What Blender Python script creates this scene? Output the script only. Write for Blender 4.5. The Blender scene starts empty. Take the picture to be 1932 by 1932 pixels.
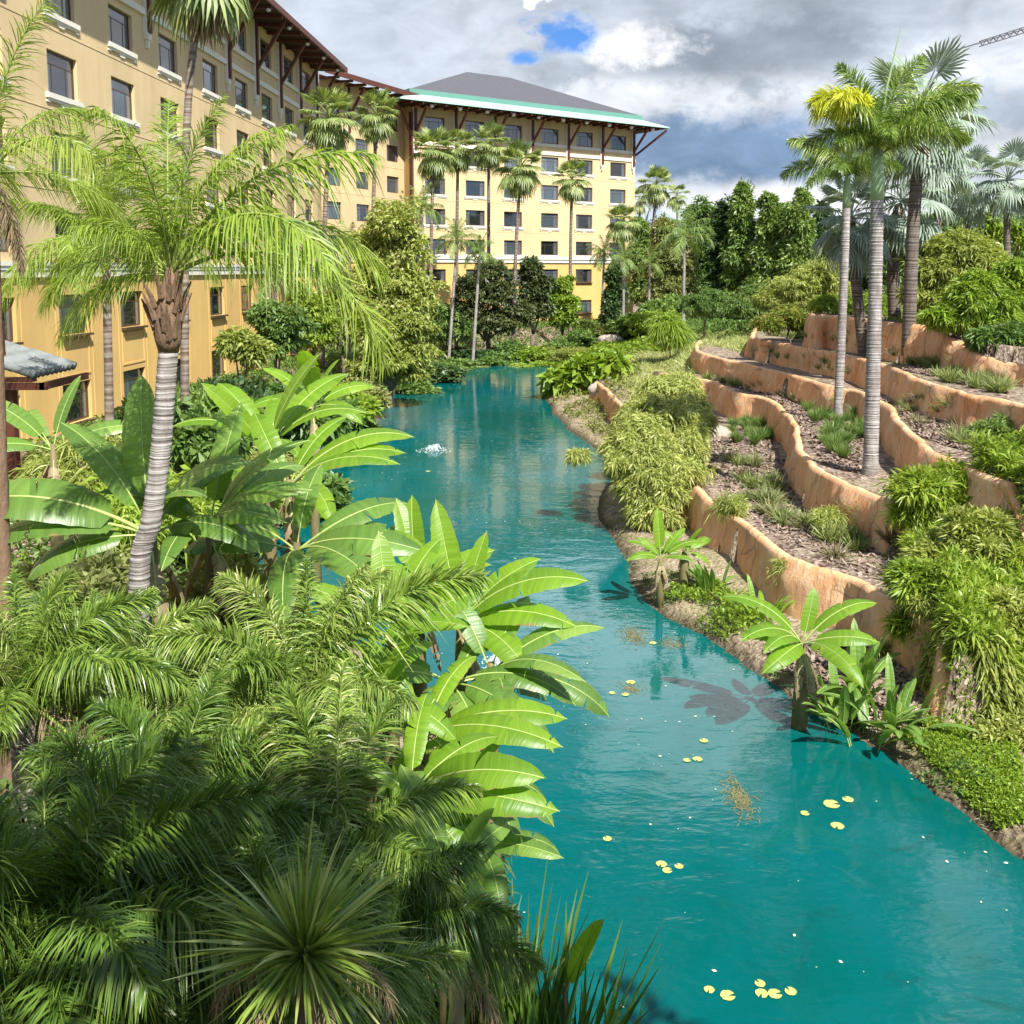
import bpy, math, random
import numpy as np
from mathutils import Vector
sc = bpy.context.scene
COL = sc.collection
R = math.radians
# ------------------------------------------------------------------ camera
PITCH = 6.0; CAMZ = 8.0; FPX = 1845.0; HOR = 508.0; W0 = 1932.0
PP = HOR + FPX * math.tan(R(PITCH))
cd = bpy.data.cameras.new('camera'); cam = bpy.data.objects.new('camera', cd); COL.objects.link(cam)
cam.location = (0, 0, CAMZ); cam.rotation_euler = (R(90 - PITCH), 0, 0)
cd.sensor_width = 36; cd.lens = 36 * FPX / W0; cd.shift_y = -(W0 / 2 - PP) / W0
cd.clip_start = 0.1; cd.clip_end = 6000; sc.camera = cam
# ------------------------------------------------------------------ sun, exposure
SUN_EL, SUN_AZ = 50.0, -27.0        # light comes from behind the camera, a little from the right
sd = bpy.data.lights.new('sun', 'SUN'); sun = bpy.data.objects.new('sun', sd); COL.objects.link(sun)
sd.energy = 5.0; sd.angle = R(0.5); sd.color = (1.0, 0.965, 0.90)
sv = Vector((-math.sin(R(SUN_AZ)) * math.cos(R(SUN_EL)), -math.cos(R(SUN_AZ)) * math.cos(R(SUN_EL)), math.sin(R(SUN_EL))))
sun.rotation_euler = sv.to_track_quat('Z', 'Y').to_euler(); sun.location = sv * 50
sc.view_settings.view_transform = 'Standard'; sc.view_settings.look = 'None'
sc.view_settings.exposure = 0.92; sc.view_settings.gamma = 1; sc.view_settings.use_curve_mapping = False

# ------------------------------------------------------------------ picture-to-place helpers (1932 px grid)
def ray(px, py):
    xc = (px - W0 / 2) / FPX; yc = -(py - PP) / FPX
    c, s = math.cos(R(PITCH)), math.sin(R(PITCH))
    return Vector((xc, c + yc * s, -s + yc * c))
def G(px, py, z):
    d = ray(px, py); t = (z - CAMZ) / d.z
    return Vector((d.x * t, d.y * t, z))
def D(px, py, Y):
    d = ray(px, py); t = Y / d.y
    return Vector((d.x * t, Y, CAMZ + d.z * t))

# ------------------------------------------------------------------ world
def N(nt, t, **kw):
    n = nt.nodes.new(t)
    for k, v in kw.items():
        if k.startswith('i_'):
            key = k[2:]
            n.inputs[int(key) if key.isdigit() else key.replace('_', ' ')].default_value = v
        else: setattr(n, k, v)
    return n
def L(nt, a, b): nt.links.new(a, b)
def mathn(nt, op, a, b=None, c=None, clamp=False):
    n = nt.nodes.new('ShaderNodeMath'); n.operation = op; n.use_clamp = clamp
    for i, v in enumerate((a, b, c)):
        if v is None: continue
        if isinstance(v, (int, float)): n.inputs[i].default_value = v
        else: nt.links.new(v, n.inputs[i])
    return n.outputs[0]
def mixc(nt, f, a, b, blend='MIX'):
    n = nt.nodes.new('ShaderNodeMix'); n.data_type = 'RGBA'; n.blend_type = blend
    for i, v in ((0, f), (6, a), (7, b)):
        if isinstance(v, (int, float)): n.inputs[i].default_value = v
        elif isinstance(v, tuple): n.inputs[i].default_value = (*v, 1) if len(v) == 3 else v
        else: nt.links.new(v, n.inputs[i])
    return n.outputs[2]
def ramp(nt, f, stops, interp='LINEAR'):
    n = nt.nodes.new('ShaderNodeValToRGB'); cr = n.color_ramp; cr.interpolation = interp
    while len(cr.elements) < len(stops): cr.elements.new(0.5)
    for e, (p, c) in zip(cr.elements, stops):
        e.position = p; e.color = (c, c, c, 1) if isinstance(c, (int, float)) else (*c, 1)
    nt.links.new(f, n.inputs[0]); return n.outputs[0]
def build_world():
    w = bpy.data.worlds.new('World'); sc.world = w; w.use_nodes = True
    nt = w.node_tree; nt.nodes.clear()
    sky = N(nt, 'ShaderNodeTexSky', sky_type='NISHITA', sun_disc=False)
    sky.sun_elevation = R(SUN_EL); sky.sun_rotation = R(180 + SUN_AZ); sky.altitude = 20
    tc = N(nt, 'ShaderNodeTexCoord'); dirv = tc.outputs['Generated']
    def noise(scale, detail, rough, stretch=(1, 1, 2.4), off=(0, 0, 0), dist=0.0):
        m = N(nt, 'ShaderNodeMapping'); m.inputs['Scale'].default_value = stretch; m.inputs['Location'].default_value = off
        L(nt, dirv, m.inputs[0])
        n = N(nt, 'ShaderNodeTexNoise'); n.inputs['Scale'].default_value = scale; n.inputs['Detail'].default_value = detail
        n.inputs['Roughness'].default_value = rough; n.inputs['Distortion'].default_value = dist
        L(nt, m.outputs[0], n.inputs['Vector']); return n.outputs['Fac']
    wob = noise(9, 6, 0.6, (1, 1, 1.6), (3, 1, 2))
    wob2 = noise(28, 6, 0.65, (1, 1, 1.4), (1, 5, 2))
    wob3 = noise(75, 5, 0.65, (1, 1, 1.3), (2, 5, 6))
    wsum = mathn(nt, 'ADD', mathn(nt, 'ADD', mathn(nt, 'MULTIPLY', mathn(nt, 'SUBTRACT', wob, 0.5), 5.5), mathn(nt, 'MULTIPLY', mathn(nt, 'SUBTRACT', wob2, 0.5), 3.2)), mathn(nt, 'MULTIPLY', mathn(nt, 'SUBTRACT', wob3, 0.5), 0.8))
    def blob(px, py, rx, ry, soft=0.5, edge=0.75):      # soft-edged bank of cloud round a direction; rx, ry in pixels of the photograph
        d = ray(px, py).normalized()
        s = N(nt, 'ShaderNodeVectorMath', operation='SUBTRACT'); L(nt, dirv, s.inputs[0]); s.inputs[1].default_value = d
        m = N(nt, 'ShaderNodeVectorMath', operation='MULTIPLY'); L(nt, s.outputs[0], m.inputs[0])
        m.inputs[1].default_value = (FPX / rx, FPX / rx, FPX / ry)
        l = N(nt, 'ShaderNodeVectorMath', operation='LENGTH'); L(nt, m.outputs[0], l.inputs[0])
        v = mathn(nt, 'ADD', l.outputs['Value'], mathn(nt, 'MULTIPLY', wsum, soft))
        n = N(nt, 'ShaderNodeMapRange', interpolation_type='SMOOTHSTEP'); L(nt, v, n.inputs[0])
        n.inputs[1].default_value = max(0.1, 1.15 - edge); n.inputs[2].default_value = 1.25
        n.inputs[3].default_value = 1; n.inputs[4].default_value = 0
        return n.outputs[0]
    base = noise(3.2, 8, 0.55, (1, 1, 2.6), (0.3, 2.2, 0.7), 0.3)
    fine = noise(11, 8, 0.6, (1, 1, 2.0), (4.3, 2.2, 0.7), 0.4)
    bsum = mathn(nt, 'ADD', mathn(nt, 'MULTIPLY', base, 0.7), mathn(nt, 'MULTIPLY', fine, 0.3))
    cloud = ramp(nt, bsum, [(0.33, (0.36, 0.42, 0.50)), (0.46, (0.55, 0.61, 0.70)), (0.56, (0.72, 0.77, 0.85)), (0.68, (0.98, 0.99, 1.02))])
    det = noise(13, 9, 0.56, (1, 1, 2.0), (9.3, 1.2, 3.7), 0.5)
    cloud = mixc(nt, mathn(nt, 'MULTIPLY', blob(1180, 210, 330, 95, 0.8), 0.75), cloud, (0.90, 0.93, 0.98))
    cloud = mixc(nt, mathn(nt, 'MULTIPLY', blob(720, 80, 260, 130, 0.5), 0.75), cloud, (0.60, 0.67, 0.78))
    for bx, by, brx, bry in ((1100, -190, 190, 110), (1340, -420, 210, 120), (1640, -760, 260, 120)): cloud = mixc(nt, mathn(nt, 'MULTIPLY', blob(bx, by, brx, bry, 0.6, 0.3), 0.9), cloud, (2.6, 2.7, 2.8))
    cloud = mixc(nt, mathn(nt, 'MULTIPLY', blob(1330, 95, 290, 56, 0.4), 0.85), cloud, (0.27, 0.32, 0.39))
    cloud = mixc(nt, mathn(nt, 'MULTIPLY', blob(1170, 90, 120, 40, 0.6), 0.85), cloud, (1.0, 1.02, 1.06))
    cloud = mixc(nt, mathn(nt, 'MULTIPLY', blob(1400, 285, 310, 70, 0.4), 0.9), cloud, (0.17, 0.29, 0.48))
    cloud = mixc(nt, mathn(nt, 'MULTIPLY', blob(1830, 190, 200, 50, 0.8), 0.7), cloud, (0.50, 0.60, 0.74))
    cloud = mixc(nt, mathn(nt, 'MULTIPLY', blob(1830, 290, 120, 36, 0.8), 0.6), cloud, (0.85, 0.88, 0.93))
    cloud = mixc(nt, mathn(nt, 'MULTIPLY', blob(1400, 385, 300, 34, 0.5), 0.9), cloud, (0.95, 0.96, 0.99))
    cloud = mixc(nt, 0.65, cloud, ramp(nt, det, [(0.3, 0.68), (0.5, 1.0), (0.7, 1.3)]), 'MULTIPLY')
    # breaks in the cloud: one in the picture, others scattered elsewhere
    gaps = ramp(nt, noise(2.3, 7, 0.55, (1, 1, 1.8), (7.7, 3.1, 5.2), 0.5), [(0.47, 0.0), (0.57, 1.0)])
    front = ramp(nt, mathn(nt, 'MULTIPLY', 1.0, blob(966, 200, 1250, 560, 0.1)), [(0.0, 1.0), (0.6, 0.0)])
    hole = mathn(nt, 'MAXIMUM', mathn(nt, 'MULTIPLY', gaps, front), mathn(nt, 'MAXIMUM', blob(1070, 70, 66, 38, 0.65, 0.85), blob(992, 112, 44, 18, 0.6, 0.85)))
    bg1 = N(nt, 'ShaderNodeBackground'); bg1.inputs[1].default_value = 0.1; 
    skyc = mixc(nt, 1.0, sky.outputs[0], (0.32, 0.56, 0.92), 'MULTIPLY'); L(nt, skyc, bg1.inputs[0])
    bg2 = N(nt, 'ShaderNodeBackground'); bg2.inputs[1].default_value = CLOUD; L(nt, cloud, bg2.inputs[0])
    mx = N(nt, 'ShaderNodeMixShader'); L(nt, hole, mx.inputs[0]); L(nt, bg2.outputs[0], mx.inputs[1]); L(nt, bg1.outputs[0], mx.inputs[2])
    out = N(nt, 'ShaderNodeOutputWorld'); L(nt, mx.outputs[0], out.inputs[0])
CLOUD = 0.60
build_world()

# ------------------------------------------------------------------ materials
MATS = {}
def newmat(name):
    m = bpy.data.materials.new(name); m.use_nodes = True; nt = m.node_tree; nt.nodes.clear()
    out = N(nt, 'ShaderNodeOutputMaterial'); MATS[name] = m
    return m, nt, out
def objcoord(nt, scale=(1, 1, 1), world=True):
    if world:
        g = N(nt, 'ShaderNodeNewGeometry'); o = g.outputs['Position']
    else:
        o = N(nt, 'ShaderNodeTexCoord').outputs['Object']
    m = N(nt, 'ShaderNodeMapping'); m.inputs['Scale'].default_value = scale; L(nt, o, m.inputs[0]); return m.outputs[0]
def tnoise(nt, vec, scale, detail=5, rough=0.55, dist=0):
    n = N(nt, 'ShaderNodeTexNoise'); n.inputs['Scale'].default_value = scale; n.inputs['Detail'].default_value = detail
    n.inputs['Roughness'].default_value = rough; n.inputs['Distortion'].default_value = dist
    L(nt, vec, n.inputs['Vector']); return n.outputs['Fac']
def bump(nt, h, strength, dist, normal=None):
    b = N(nt, 'ShaderNodeBump'); b.inputs['Strength'].default_value = strength; b.inputs['Distance'].default_value = dist
    L(nt, h, b.inputs['Height'])
    if normal is not None: L(nt, normal, b.inputs['Normal'])
    return b.outputs[0]
def prin(nt, out, col, rough=0.8, spec=0.3, normal=None, metal=0.0):
    p = N(nt, 'ShaderNodeBsdfPrincipled')
    if isinstance(col, tuple): p.inputs['Base Color'].default_value = (*col, 1)
    else: L(nt, col, p.inputs['Base Color'])
    if isinstance(rough, (int, float)): p.inputs['Roughness'].default_value = rough
    else: L(nt, rough, p.inputs['Roughness'])
    p.inputs['Specular IOR Level'].default_value = spec; p.inputs['Metallic'].default_value = metal
    if normal is not None: L(nt, normal, p.inputs['Normal'])
    if out is not None: L(nt, p.outputs[0], out.inputs[0])
    return p
def leafmat(name, c1, c2, c3=None, trans=0.3, rough=0.45, stripe=False, spec=0.4):
    """c1..c3 are leaf-to-leaf colour variants; light shows through the blade"""
    m, nt, out = newmat(name)
    g = N(nt, 'ShaderNodeNewGeometry'); oi = N(nt, 'ShaderNodeObjectInfo')
    rnd = mathn(nt, 'ADD', mathn(nt, 'MULTIPLY', g.outputs['Random Per Island'], 0.7), mathn(nt, 'MULTIPLY', oi.outputs['Random'], 0.3))
    st = [(0.1, c1), (0.75, c2)] + ([(0.97, c3)] if c3 else [])
    col = ramp(nt, rnd, st)
    nz = tnoise(nt, objcoord(nt), 0.9, 3)
    col = mixc(nt, 0.5, col, ramp(nt, nz, [(0.3, 0.62), (0.7, 1.0)]), 'MULTIPLY')
    nrm = None
    if stripe:
        tc = N(nt, 'ShaderNodeUVMap'); sp = N(nt, 'ShaderNodeSeparateXYZ'); L(nt, tc.outputs[0], sp.inputs[0])
        n2 = N(nt, 'ShaderNodeTexNoise'); n2.noise_dimensions = '1D'; n2.inputs['Scale'].default_value = 26; n2.inputs['Detail'].default_value = 4
        L(nt, mathn(nt, 'ADD', sp.outputs[0], mathn(nt, 'MULTIPLY', mathn(nt, 'ABSOLUTE', mathn(nt, 'SUBTRACT', sp.outputs[1], 0.5)), 0.12)), n2.inputs['W'])
        nrm = bump(nt, n2.outputs['Fac'], 0.45, 0.015)
        col = mixc(nt, 0.38, col, ramp(nt, n2.outputs['Fac'], [(0.35, 0.65), (0.65, 1.1)]), 'MULTIPLY')
        edg = ramp(nt, mathn(nt, 'ADD', mathn(nt, 'ABSOLUTE', mathn(nt, 'SUBTRACT', sp.outputs[1], 0.5)), mathn(nt, 'MULTIPLY', mathn(nt, 'SUBTRACT', tnoise(nt, objcoord(nt), 5, 4), 0.5), 0.5)), [(0.50, 0.0), (0.56, 0.85)])
        col = mixc(nt, edg, col, (0.30, 0.20, 0.08))
    p = prin(nt, None, col, rough, spec, nrm)
    t = N(nt, 'ShaderNodeBsdfTranslucent'); L(nt, mixc(nt, 1.0, col, (1.5, 1.55, 0.7), 'MULTIPLY'), t.inputs[0])
    mx = N(nt, 'ShaderNodeMixShader'); mx.inputs[0].default_value = trans
    L(nt, p.outputs[0], mx.inputs[1]); L(nt, t.outputs[0], mx.inputs[2]); L(nt, mx.outputs[0], out.inputs[0])
    return m
M_queen = leafmat('queen_palm_leaf', (0.17, 0.26, 0.03), (0.33, 0.43, 0.06), (0.45, 0.48, 0.12), 0.38)
M_queen_far = leafmat('far_feather_leaf', (0.12, 0.19, 0.05), (0.25, 0.34, 0.09), None, 0.32)
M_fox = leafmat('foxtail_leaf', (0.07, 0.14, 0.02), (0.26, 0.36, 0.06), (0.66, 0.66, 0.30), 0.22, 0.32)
M_foxdark = leafmat('foxtail_dark_leaf', (0.05, 0.11, 0.018), (0.15, 0.25, 0.035), (0.42, 0.48, 0.16), 0.24, 0.34)  # shade put into the colour for shaded plumes; palest variant paints highlights
M_yellow = leafmat('yellow_frond_leaf', (0.44, 0.48, 0.03), (0.60, 0.60, 0.06), None, 0.35)
M_fan = leafmat('fan_palm_leaf', (0.15, 0.22, 0.06), (0.34, 0.39, 0.14), (0.58, 0.55, 0.26), 0.25)
M_dead = leafmat('dead_leaf', (0.20, 0.14, 0.08), (0.38, 0.29, 0.18), None, 0.15, 0.8)
M_silver = leafmat('silver_leaf', (0.20, 0.27, 0.20), (0.36, 0.43, 0.34), None, 0.15, 0.5)
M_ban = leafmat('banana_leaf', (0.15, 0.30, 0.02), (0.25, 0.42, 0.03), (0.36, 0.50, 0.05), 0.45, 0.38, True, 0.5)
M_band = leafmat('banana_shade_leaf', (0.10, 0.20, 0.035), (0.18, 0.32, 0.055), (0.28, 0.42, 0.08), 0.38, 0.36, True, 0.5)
M_bam = leafmat('bamboo_leaf', (0.22, 0.27, 0.05), (0.42, 0.46, 0.12), (0.54, 0.52, 0.20), 0.3)
M_lime = leafmat('lime_leaf', (0.18, 0.29, 0.03), (0.34, 0.44, 0.06), (0.48, 0.52, 0.12), 0.34)
M_olive = leafmat('olive_leaf', (0.17, 0.20, 0.05), (0.32, 0.34, 0.12), (0.46, 0.42, 0.2), 0.28)
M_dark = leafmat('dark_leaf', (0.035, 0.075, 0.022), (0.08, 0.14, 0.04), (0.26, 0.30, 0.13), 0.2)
M_mixed = leafmat('mixed_dark_leaf', (0.04, 0.07, 0.02), (0.14, 0.17, 0.06), (0.50, 0.40, 0.26), 0.22)
M_mid = leafmat('mid_leaf', (0.08, 0.16, 0.035), (0.18, 0.28, 0.065), (0.32, 0.38, 0.13), 0.28)
M_fargreen = leafmat('far_tree_leaf', (0.09, 0.16, 0.03), (0.21, 0.31, 0.07), (0.36, 0.43, 0.13), 0.25)
M_grass = leafmat('grass_blade', (0.15, 0.21, 0.05), (0.29, 0.34, 0.12), (0.42, 0.4, 0.19), 0.2)
M_drygrass = leafmat('dry_grass_blade', (0.20, 0.17, 0.09), (0.33, 0.29, 0.17), (0.15, 0.18, 0.06), 0.15)
M_moundgrass = leafmat('mound_grass_blade', (0.26, 0.31, 0.08), (0.44, 0.48, 0.17), (0.54, 0.52, 0.25), 0.25)
M_red = leafmat('red_leaf', (0.14, 0.01, 0.02), (0.25, 0.02, 0.04), None, 0.3)
M_redfol = leafmat('copper_leaf', (0.12, 0.22, 0.03), (0.28, 0.30, 0.06), (0.50, 0.24, 0.07), 0.3)

def simple(name, col, rough=0.8, spec=0.3, var=0.15, scale=3, bs=0.0, bd=0.02, bscale=20, stretch=(1, 1, 1), metal=0.0):
    m, nt, out = newmat(name)
    v = objcoord(nt, stretch)
    nz = tnoise(nt, v, scale, 6)
    c = mixc(nt, nz, tuple(x * (1 - var) for x in col), tuple(min(1, x * (1 + var)) for x in col))
    nrm = bump(nt, tnoise(nt, v, bscale, 5), bs, bd) if bs > 0 else None
    prin(nt, out, c, rough, spec, nrm, metal); return m
def stucco(name, col):
    m, nt, out = newmat(name)
    v = objcoord(nt)
    n1 = tnoise(nt, v, 0.35, 5); n2 = tnoise(nt, v, 2.5, 6); n3 = tnoise(nt, objcoord(nt, (1.2, 1.2, 0.1)), 2.2, 5)
    c = mixc(nt, ramp(nt, n1, [(0.3, 0.0), (0.7, 1.0)]), tuple(x * 0.90 for x in col), tuple(min(1, x * 1.08) for x in col))
    c = mixc(nt, 0.3, c, ramp(nt, n3, [(0.35, 0.82), (0.6, 1.0)]), 'MULTIPLY')
    prin(nt, out, c, 0.9, 0.15, bump(nt, tnoise(nt, v, 60, 4), 0.25, 0.01, bump(nt, n2, 0.15, 0.03))); return m
M_wall = stucco('pale_yellow_stucco', (0.62, 0.47, 0.26))
M_wallb = stucco('ochre_stucco', (0.64, 0.42, 0.15))
M_trim = simple('cream_trim', (0.70, 0.66, 0.56), 0.75, 0.2, 0.07, 2)
M_wood = simple('red_brown_wood', (0.10, 0.03, 0.018), 0.55, 0.4, 0.3, 6, 0.2, 0.01, 30, (1, 1, 0.2))
M_frame = simple('dark_brown_metal', (0.075, 0.042, 0.03), 0.4, 0.5, 0.15, 4)
M_soffit = simple('dark_soffit', (0.05, 0.028, 0.02), 0.8, 0.2, 0.2, 2)
M_green = simple('green_metal', (0.34, 0.55, 0.46), 0.6, 0.4, 0.05, 1)
M_dgreen = simple('dark_green_metal', (0.11, 0.25, 0.20), 0.5, 0.4, 0.06, 1)
M_lampwhite = simple('pale_globe', (0.7, 0.66, 0.6), 0.5, 0.4, 0.03)
M_curtain = simple('grey_curtain', (0.22, 0.25, 0.26), 0.9, 0.1, 0.2, 6, 0, 0, 0, (8, 8, 0.1))
M_tile = simple('grey_clay_tile', (0.20, 0.215, 0.205), 0.8, 0.2, 0.35, 5, 0.4, 0.02, 20)
M_rock = simple('pale_rock', (0.40, 0.34, 0.27), 0.9, 0.15, 0.3, 2, 0.8, 0.08, 5)
M_boots = simple('palm_fibre', (0.20, 0.13, 0.085), 0.95, 0.1, 0.5, 9, 0.7, 0.03, 25, (1, 1, 0.4))
M_rachis = simple('leaf_stalk', (0.24, 0.30, 0.07), 0.55, 0.3, 0.2, 4)
M_rachis_s = simple('silver_stalk', (0.35, 0.4, 0.33), 0.6, 0.3, 0.15, 4)
M_rib = simple('banana_midrib', (0.36, 0.44, 0.13), 0.4, 0.4, 0.12, 4)
M_pstem = simple('banana_stem', (0.17, 0.14, 0.06), 0.6, 0.3, 0.5, 7, 0.4, 0.02, 14, (1, 1, 0.3))
M_shaft = simple('green_crownshaft', (0.27, 0.38, 0.19), 0.5, 0.35, 0.18, 3, 0, 0, 0, (1, 1, 0.3))
M_bark = simple('grey_brown_bark', (0.16, 0.125, 0.095), 0.95, 0.1, 0.45, 8, 0.8, 0.03, 18, (1, 1, 0.5))
M_steel = simple('grey_steel', (0.07, 0.07, 0.08), 0.6, 0.4, 0.1)
M_farroof = simple('blue_grey_roof', (0.22, 0.27, 0.31), 0.7, 0.3, 0.1)

def trunkmat(name, c1, c2, ring=26.0):
    m, nt, out = newmat(name)
    tc = N(nt, 'ShaderNodeTexCoord'); sp = N(nt, 'ShaderNodeSeparateXYZ'); L(nt, tc.outputs['Object'], sp.inputs[0])
    v = objcoord(nt, (1, 1, 1), False)
    wob = tnoise(nt, v, 3, 4)
    n = N(nt, 'ShaderNodeTexNoise'); n.noise_dimensions = '1D'; n.inputs['Scale'].default_value = ring; n.inputs['Detail'].default_value = 2
    L(nt, mathn(nt, 'ADD', sp.outputs[2], mathn(nt, 'MULTIPLY', wob, 0.07)), n.inputs['W'])
    pt = tnoise(nt, objcoord(nt, (1, 1, 0.35), False), 7, 6, 0.65)
    c = mixc(nt, ramp(nt, n.outputs['Fac'], [(0.38, 0.0), (0.6, 1.0)]), c1, c2)
    c = mixc(nt, 0.75, c, ramp(nt, pt, [(0.3, 0.45), (0.62, 1.05)]), 'MULTIPLY')
    big = tnoise(nt, objcoord(nt, (1, 1, 0.6), False), 1.6, 5, 0.6)
    c = mixc(nt, ramp(nt, big, [(0.48, 0.0), (0.66, 0.6)]), c, (0.13, 0.105, 0.085))
    prin(nt, out, c, 0.85, 0.2, bump(nt, n.outputs['Fac'], 0.6, 0.03, bump(nt, pt, 0.4, 0.02))); return m
M_trunk = trunkmat('ringed_grey_trunk', (0.19, 0.165, 0.145), (0.50, 0.46, 0.43))
M_trunk_fan = trunkmat('fan_palm_trunk', (0.15, 0.10, 0.07), (0.33, 0.27, 0.22), 8)
M_trunk_dark = trunkmat('rough_dark_trunk', (0.08, 0.06, 0.05), (0.24, 0.20, 0.165), 14)

def terracemat():
    m, nt, out = newmat('orange_carved_concrete')
    v = objcoord(nt); vs = objcoord(nt, (1.1, 1.1, 0.28))
    n1 = tnoise(nt, v, 0.7, 6, 0.6); n2 = tnoise(nt, vs, 5, 8, 0.65); n3 = tnoise(nt, v, 0.28, 4, 0.6); n4 = tnoise(nt, vs, 1.6, 6, 0.7, 0.6)
    c = mixc(nt, ramp(nt, n1, [(0.3, 0.0), (0.7, 1.0)]), (0.72, 0.31, 0.13), (0.82, 0.51, 0.27))
    c = mixc(nt, ramp(nt, n2, [(0.45, 0.0), (0.75, 0.8)]), c, (0.78, 0.62, 0.44))
    c = mixc(nt, ramp(nt, n4, [(0.3, 0.55), (0.44, 0.0)]), c, (0.36, 0.15, 0.07))
    st = mathn(nt, 'MULTIPLY', ramp(nt, n3, [(0.58, 0.0), (0.68, 1.0)]), ramp(nt, n2, [(0.36, 0.25), (0.6, 1.0)]))
    c = mixc(nt, mathn(nt, 'MULTIPLY', st, 0.85), c, (0.15, 0.14, 0.125))
    ck = N(nt, 'ShaderNodeTexVoronoi', feature='DISTANCE_TO_EDGE'); ck.inputs['Scale'].default_value = 0.9; L(nt, mixc(nt, 0.25, vs, N(nt, 'ShaderNodeTexNoise').outputs['Color']), ck.inputs['Vector'])
    c = mixc(nt, ramp(nt, ck.outputs['Distance'], [(0.0, 0.5), (0.022, 0.0)]), c, (0.16, 0.085, 0.05))
    drip = tnoise(nt, objcoord(nt, (3, 3, 0.25)), 3.0, 6, 0.7)
    c = mixc(nt, ramp(nt, drip, [(0.56, 0.0), (0.72, 0.55)]), c, (0.30, 0.20, 0.14))
    b1 = bump(nt, n2, 0.7, 0.07); b2 = bump(nt, tnoise(nt, v, 14, 6, 0.7), 0.6, 0.03, b1)
    prin(nt, out, c, 0.92, 0.12, b2); return m
M_terr = terracemat()
def groundmat():
    m, nt, out = newmat('mulch_and_soil')
    v = objcoord(nt)
    vo = N(nt, 'ShaderNodeTexVoronoi'); vo.inputs['Scale'].default_value = 11; vo.inputs['Randomness'].default_value = 1
    mp = N(nt, 'ShaderNodeMapping'); mp.inputs['Scale'].default_value = (1, 1, 1); L(nt, v, mp.inputs[0])
    dn = N(nt, 'ShaderNodeTexNoise'); dn.inputs['Scale'].default_value = 4; L(nt, v, dn.inputs['Vector'])
    L(nt, mixc(nt, 0.12, mp.outputs[0], dn.outputs['Color']), vo.inputs['Vector'])
    chip = N(nt, 'ShaderNodeSeparateColor'); L(nt, vo.outputs['Color'], chip.inputs[0])
    c = ramp(nt, chip.outputs[0], [(0.1, (0.075, 0.045, 0.032)), (0.55, (0.20, 0.14, 0.105)), (0.95, (0.42, 0.33, 0.26))])
    n1 = tnoise(nt, v, 0.5, 5)
    c = mixc(nt, ramp(nt, n1, [(0.45, 0.0), (0.65, 0.5)]), c, (0.24, 0.22, 0.10))
    c = mixc(nt, ramp(nt, tnoise(nt, v, 2.2, 6), [(0.42, 0.0), (0.6, 0.45)]), c, (0.36, 0.29, 0.22))
    # the pond margin: pale dry soil just above the water line
    sp = N(nt, 'ShaderNodeSeparateXYZ'); L(nt, v, sp.inputs[0])
    zz = mathn(nt, 'ADD', sp.outputs[2], mathn(nt, 'MULTIPLY', tnoise(nt, v, 1.3, 5), 0.7))
    f = N(nt, 'ShaderNodeMapRange'); L(nt, zz, f.inputs[0]); f.inputs[1].default_value = 0.75; f.inputs[2].default_value = 1.25; f.inputs[3].default_value = 1; f.inputs[4].default_value = 0
    soil = mixc(nt, ramp(nt, tnoise(nt, v, 5, 9, 0.75, 0.6), [(0.35, 0.0), (0.65, 1.0)]), (0.13, 0.09, 0.055), (0.50, 0.40, 0.28))
    soil = mixc(nt, ramp(nt, tnoise(nt, v, 1.1, 5), [(0.45, 0.0), (0.62, 0.6)]), soil, (0.20, 0.20, 0.07))
    wet = N(nt, 'ShaderNodeMapRange'); L(nt, mathn(nt, 'ADD', sp.outputs[2], mathn(nt, 'MULTIPLY', tnoise(nt, v, 4, 4), 0.2)), wet.inputs[0]); wet.inputs[1].default_value = 0.14; wet.inputs[2].default_value = 0.30; wet.inputs[3].default_value = 0.8; wet.inputs[4].default_value = 0
    soil = mixc(nt, wet.outputs[0], soil, (0.045, 0.032, 0.02))
    c = mixc(nt, f.outputs[0], c, soil)
    b = bump(nt, vo.outputs['Distance'], 0.9, 0.05, bump(nt, tnoise(nt, v, 3, 6, 0.7), 0.6, 0.12))
    prin(nt, out, c, 0.95, 0.1, b); return m
M_ground = groundmat()
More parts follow.
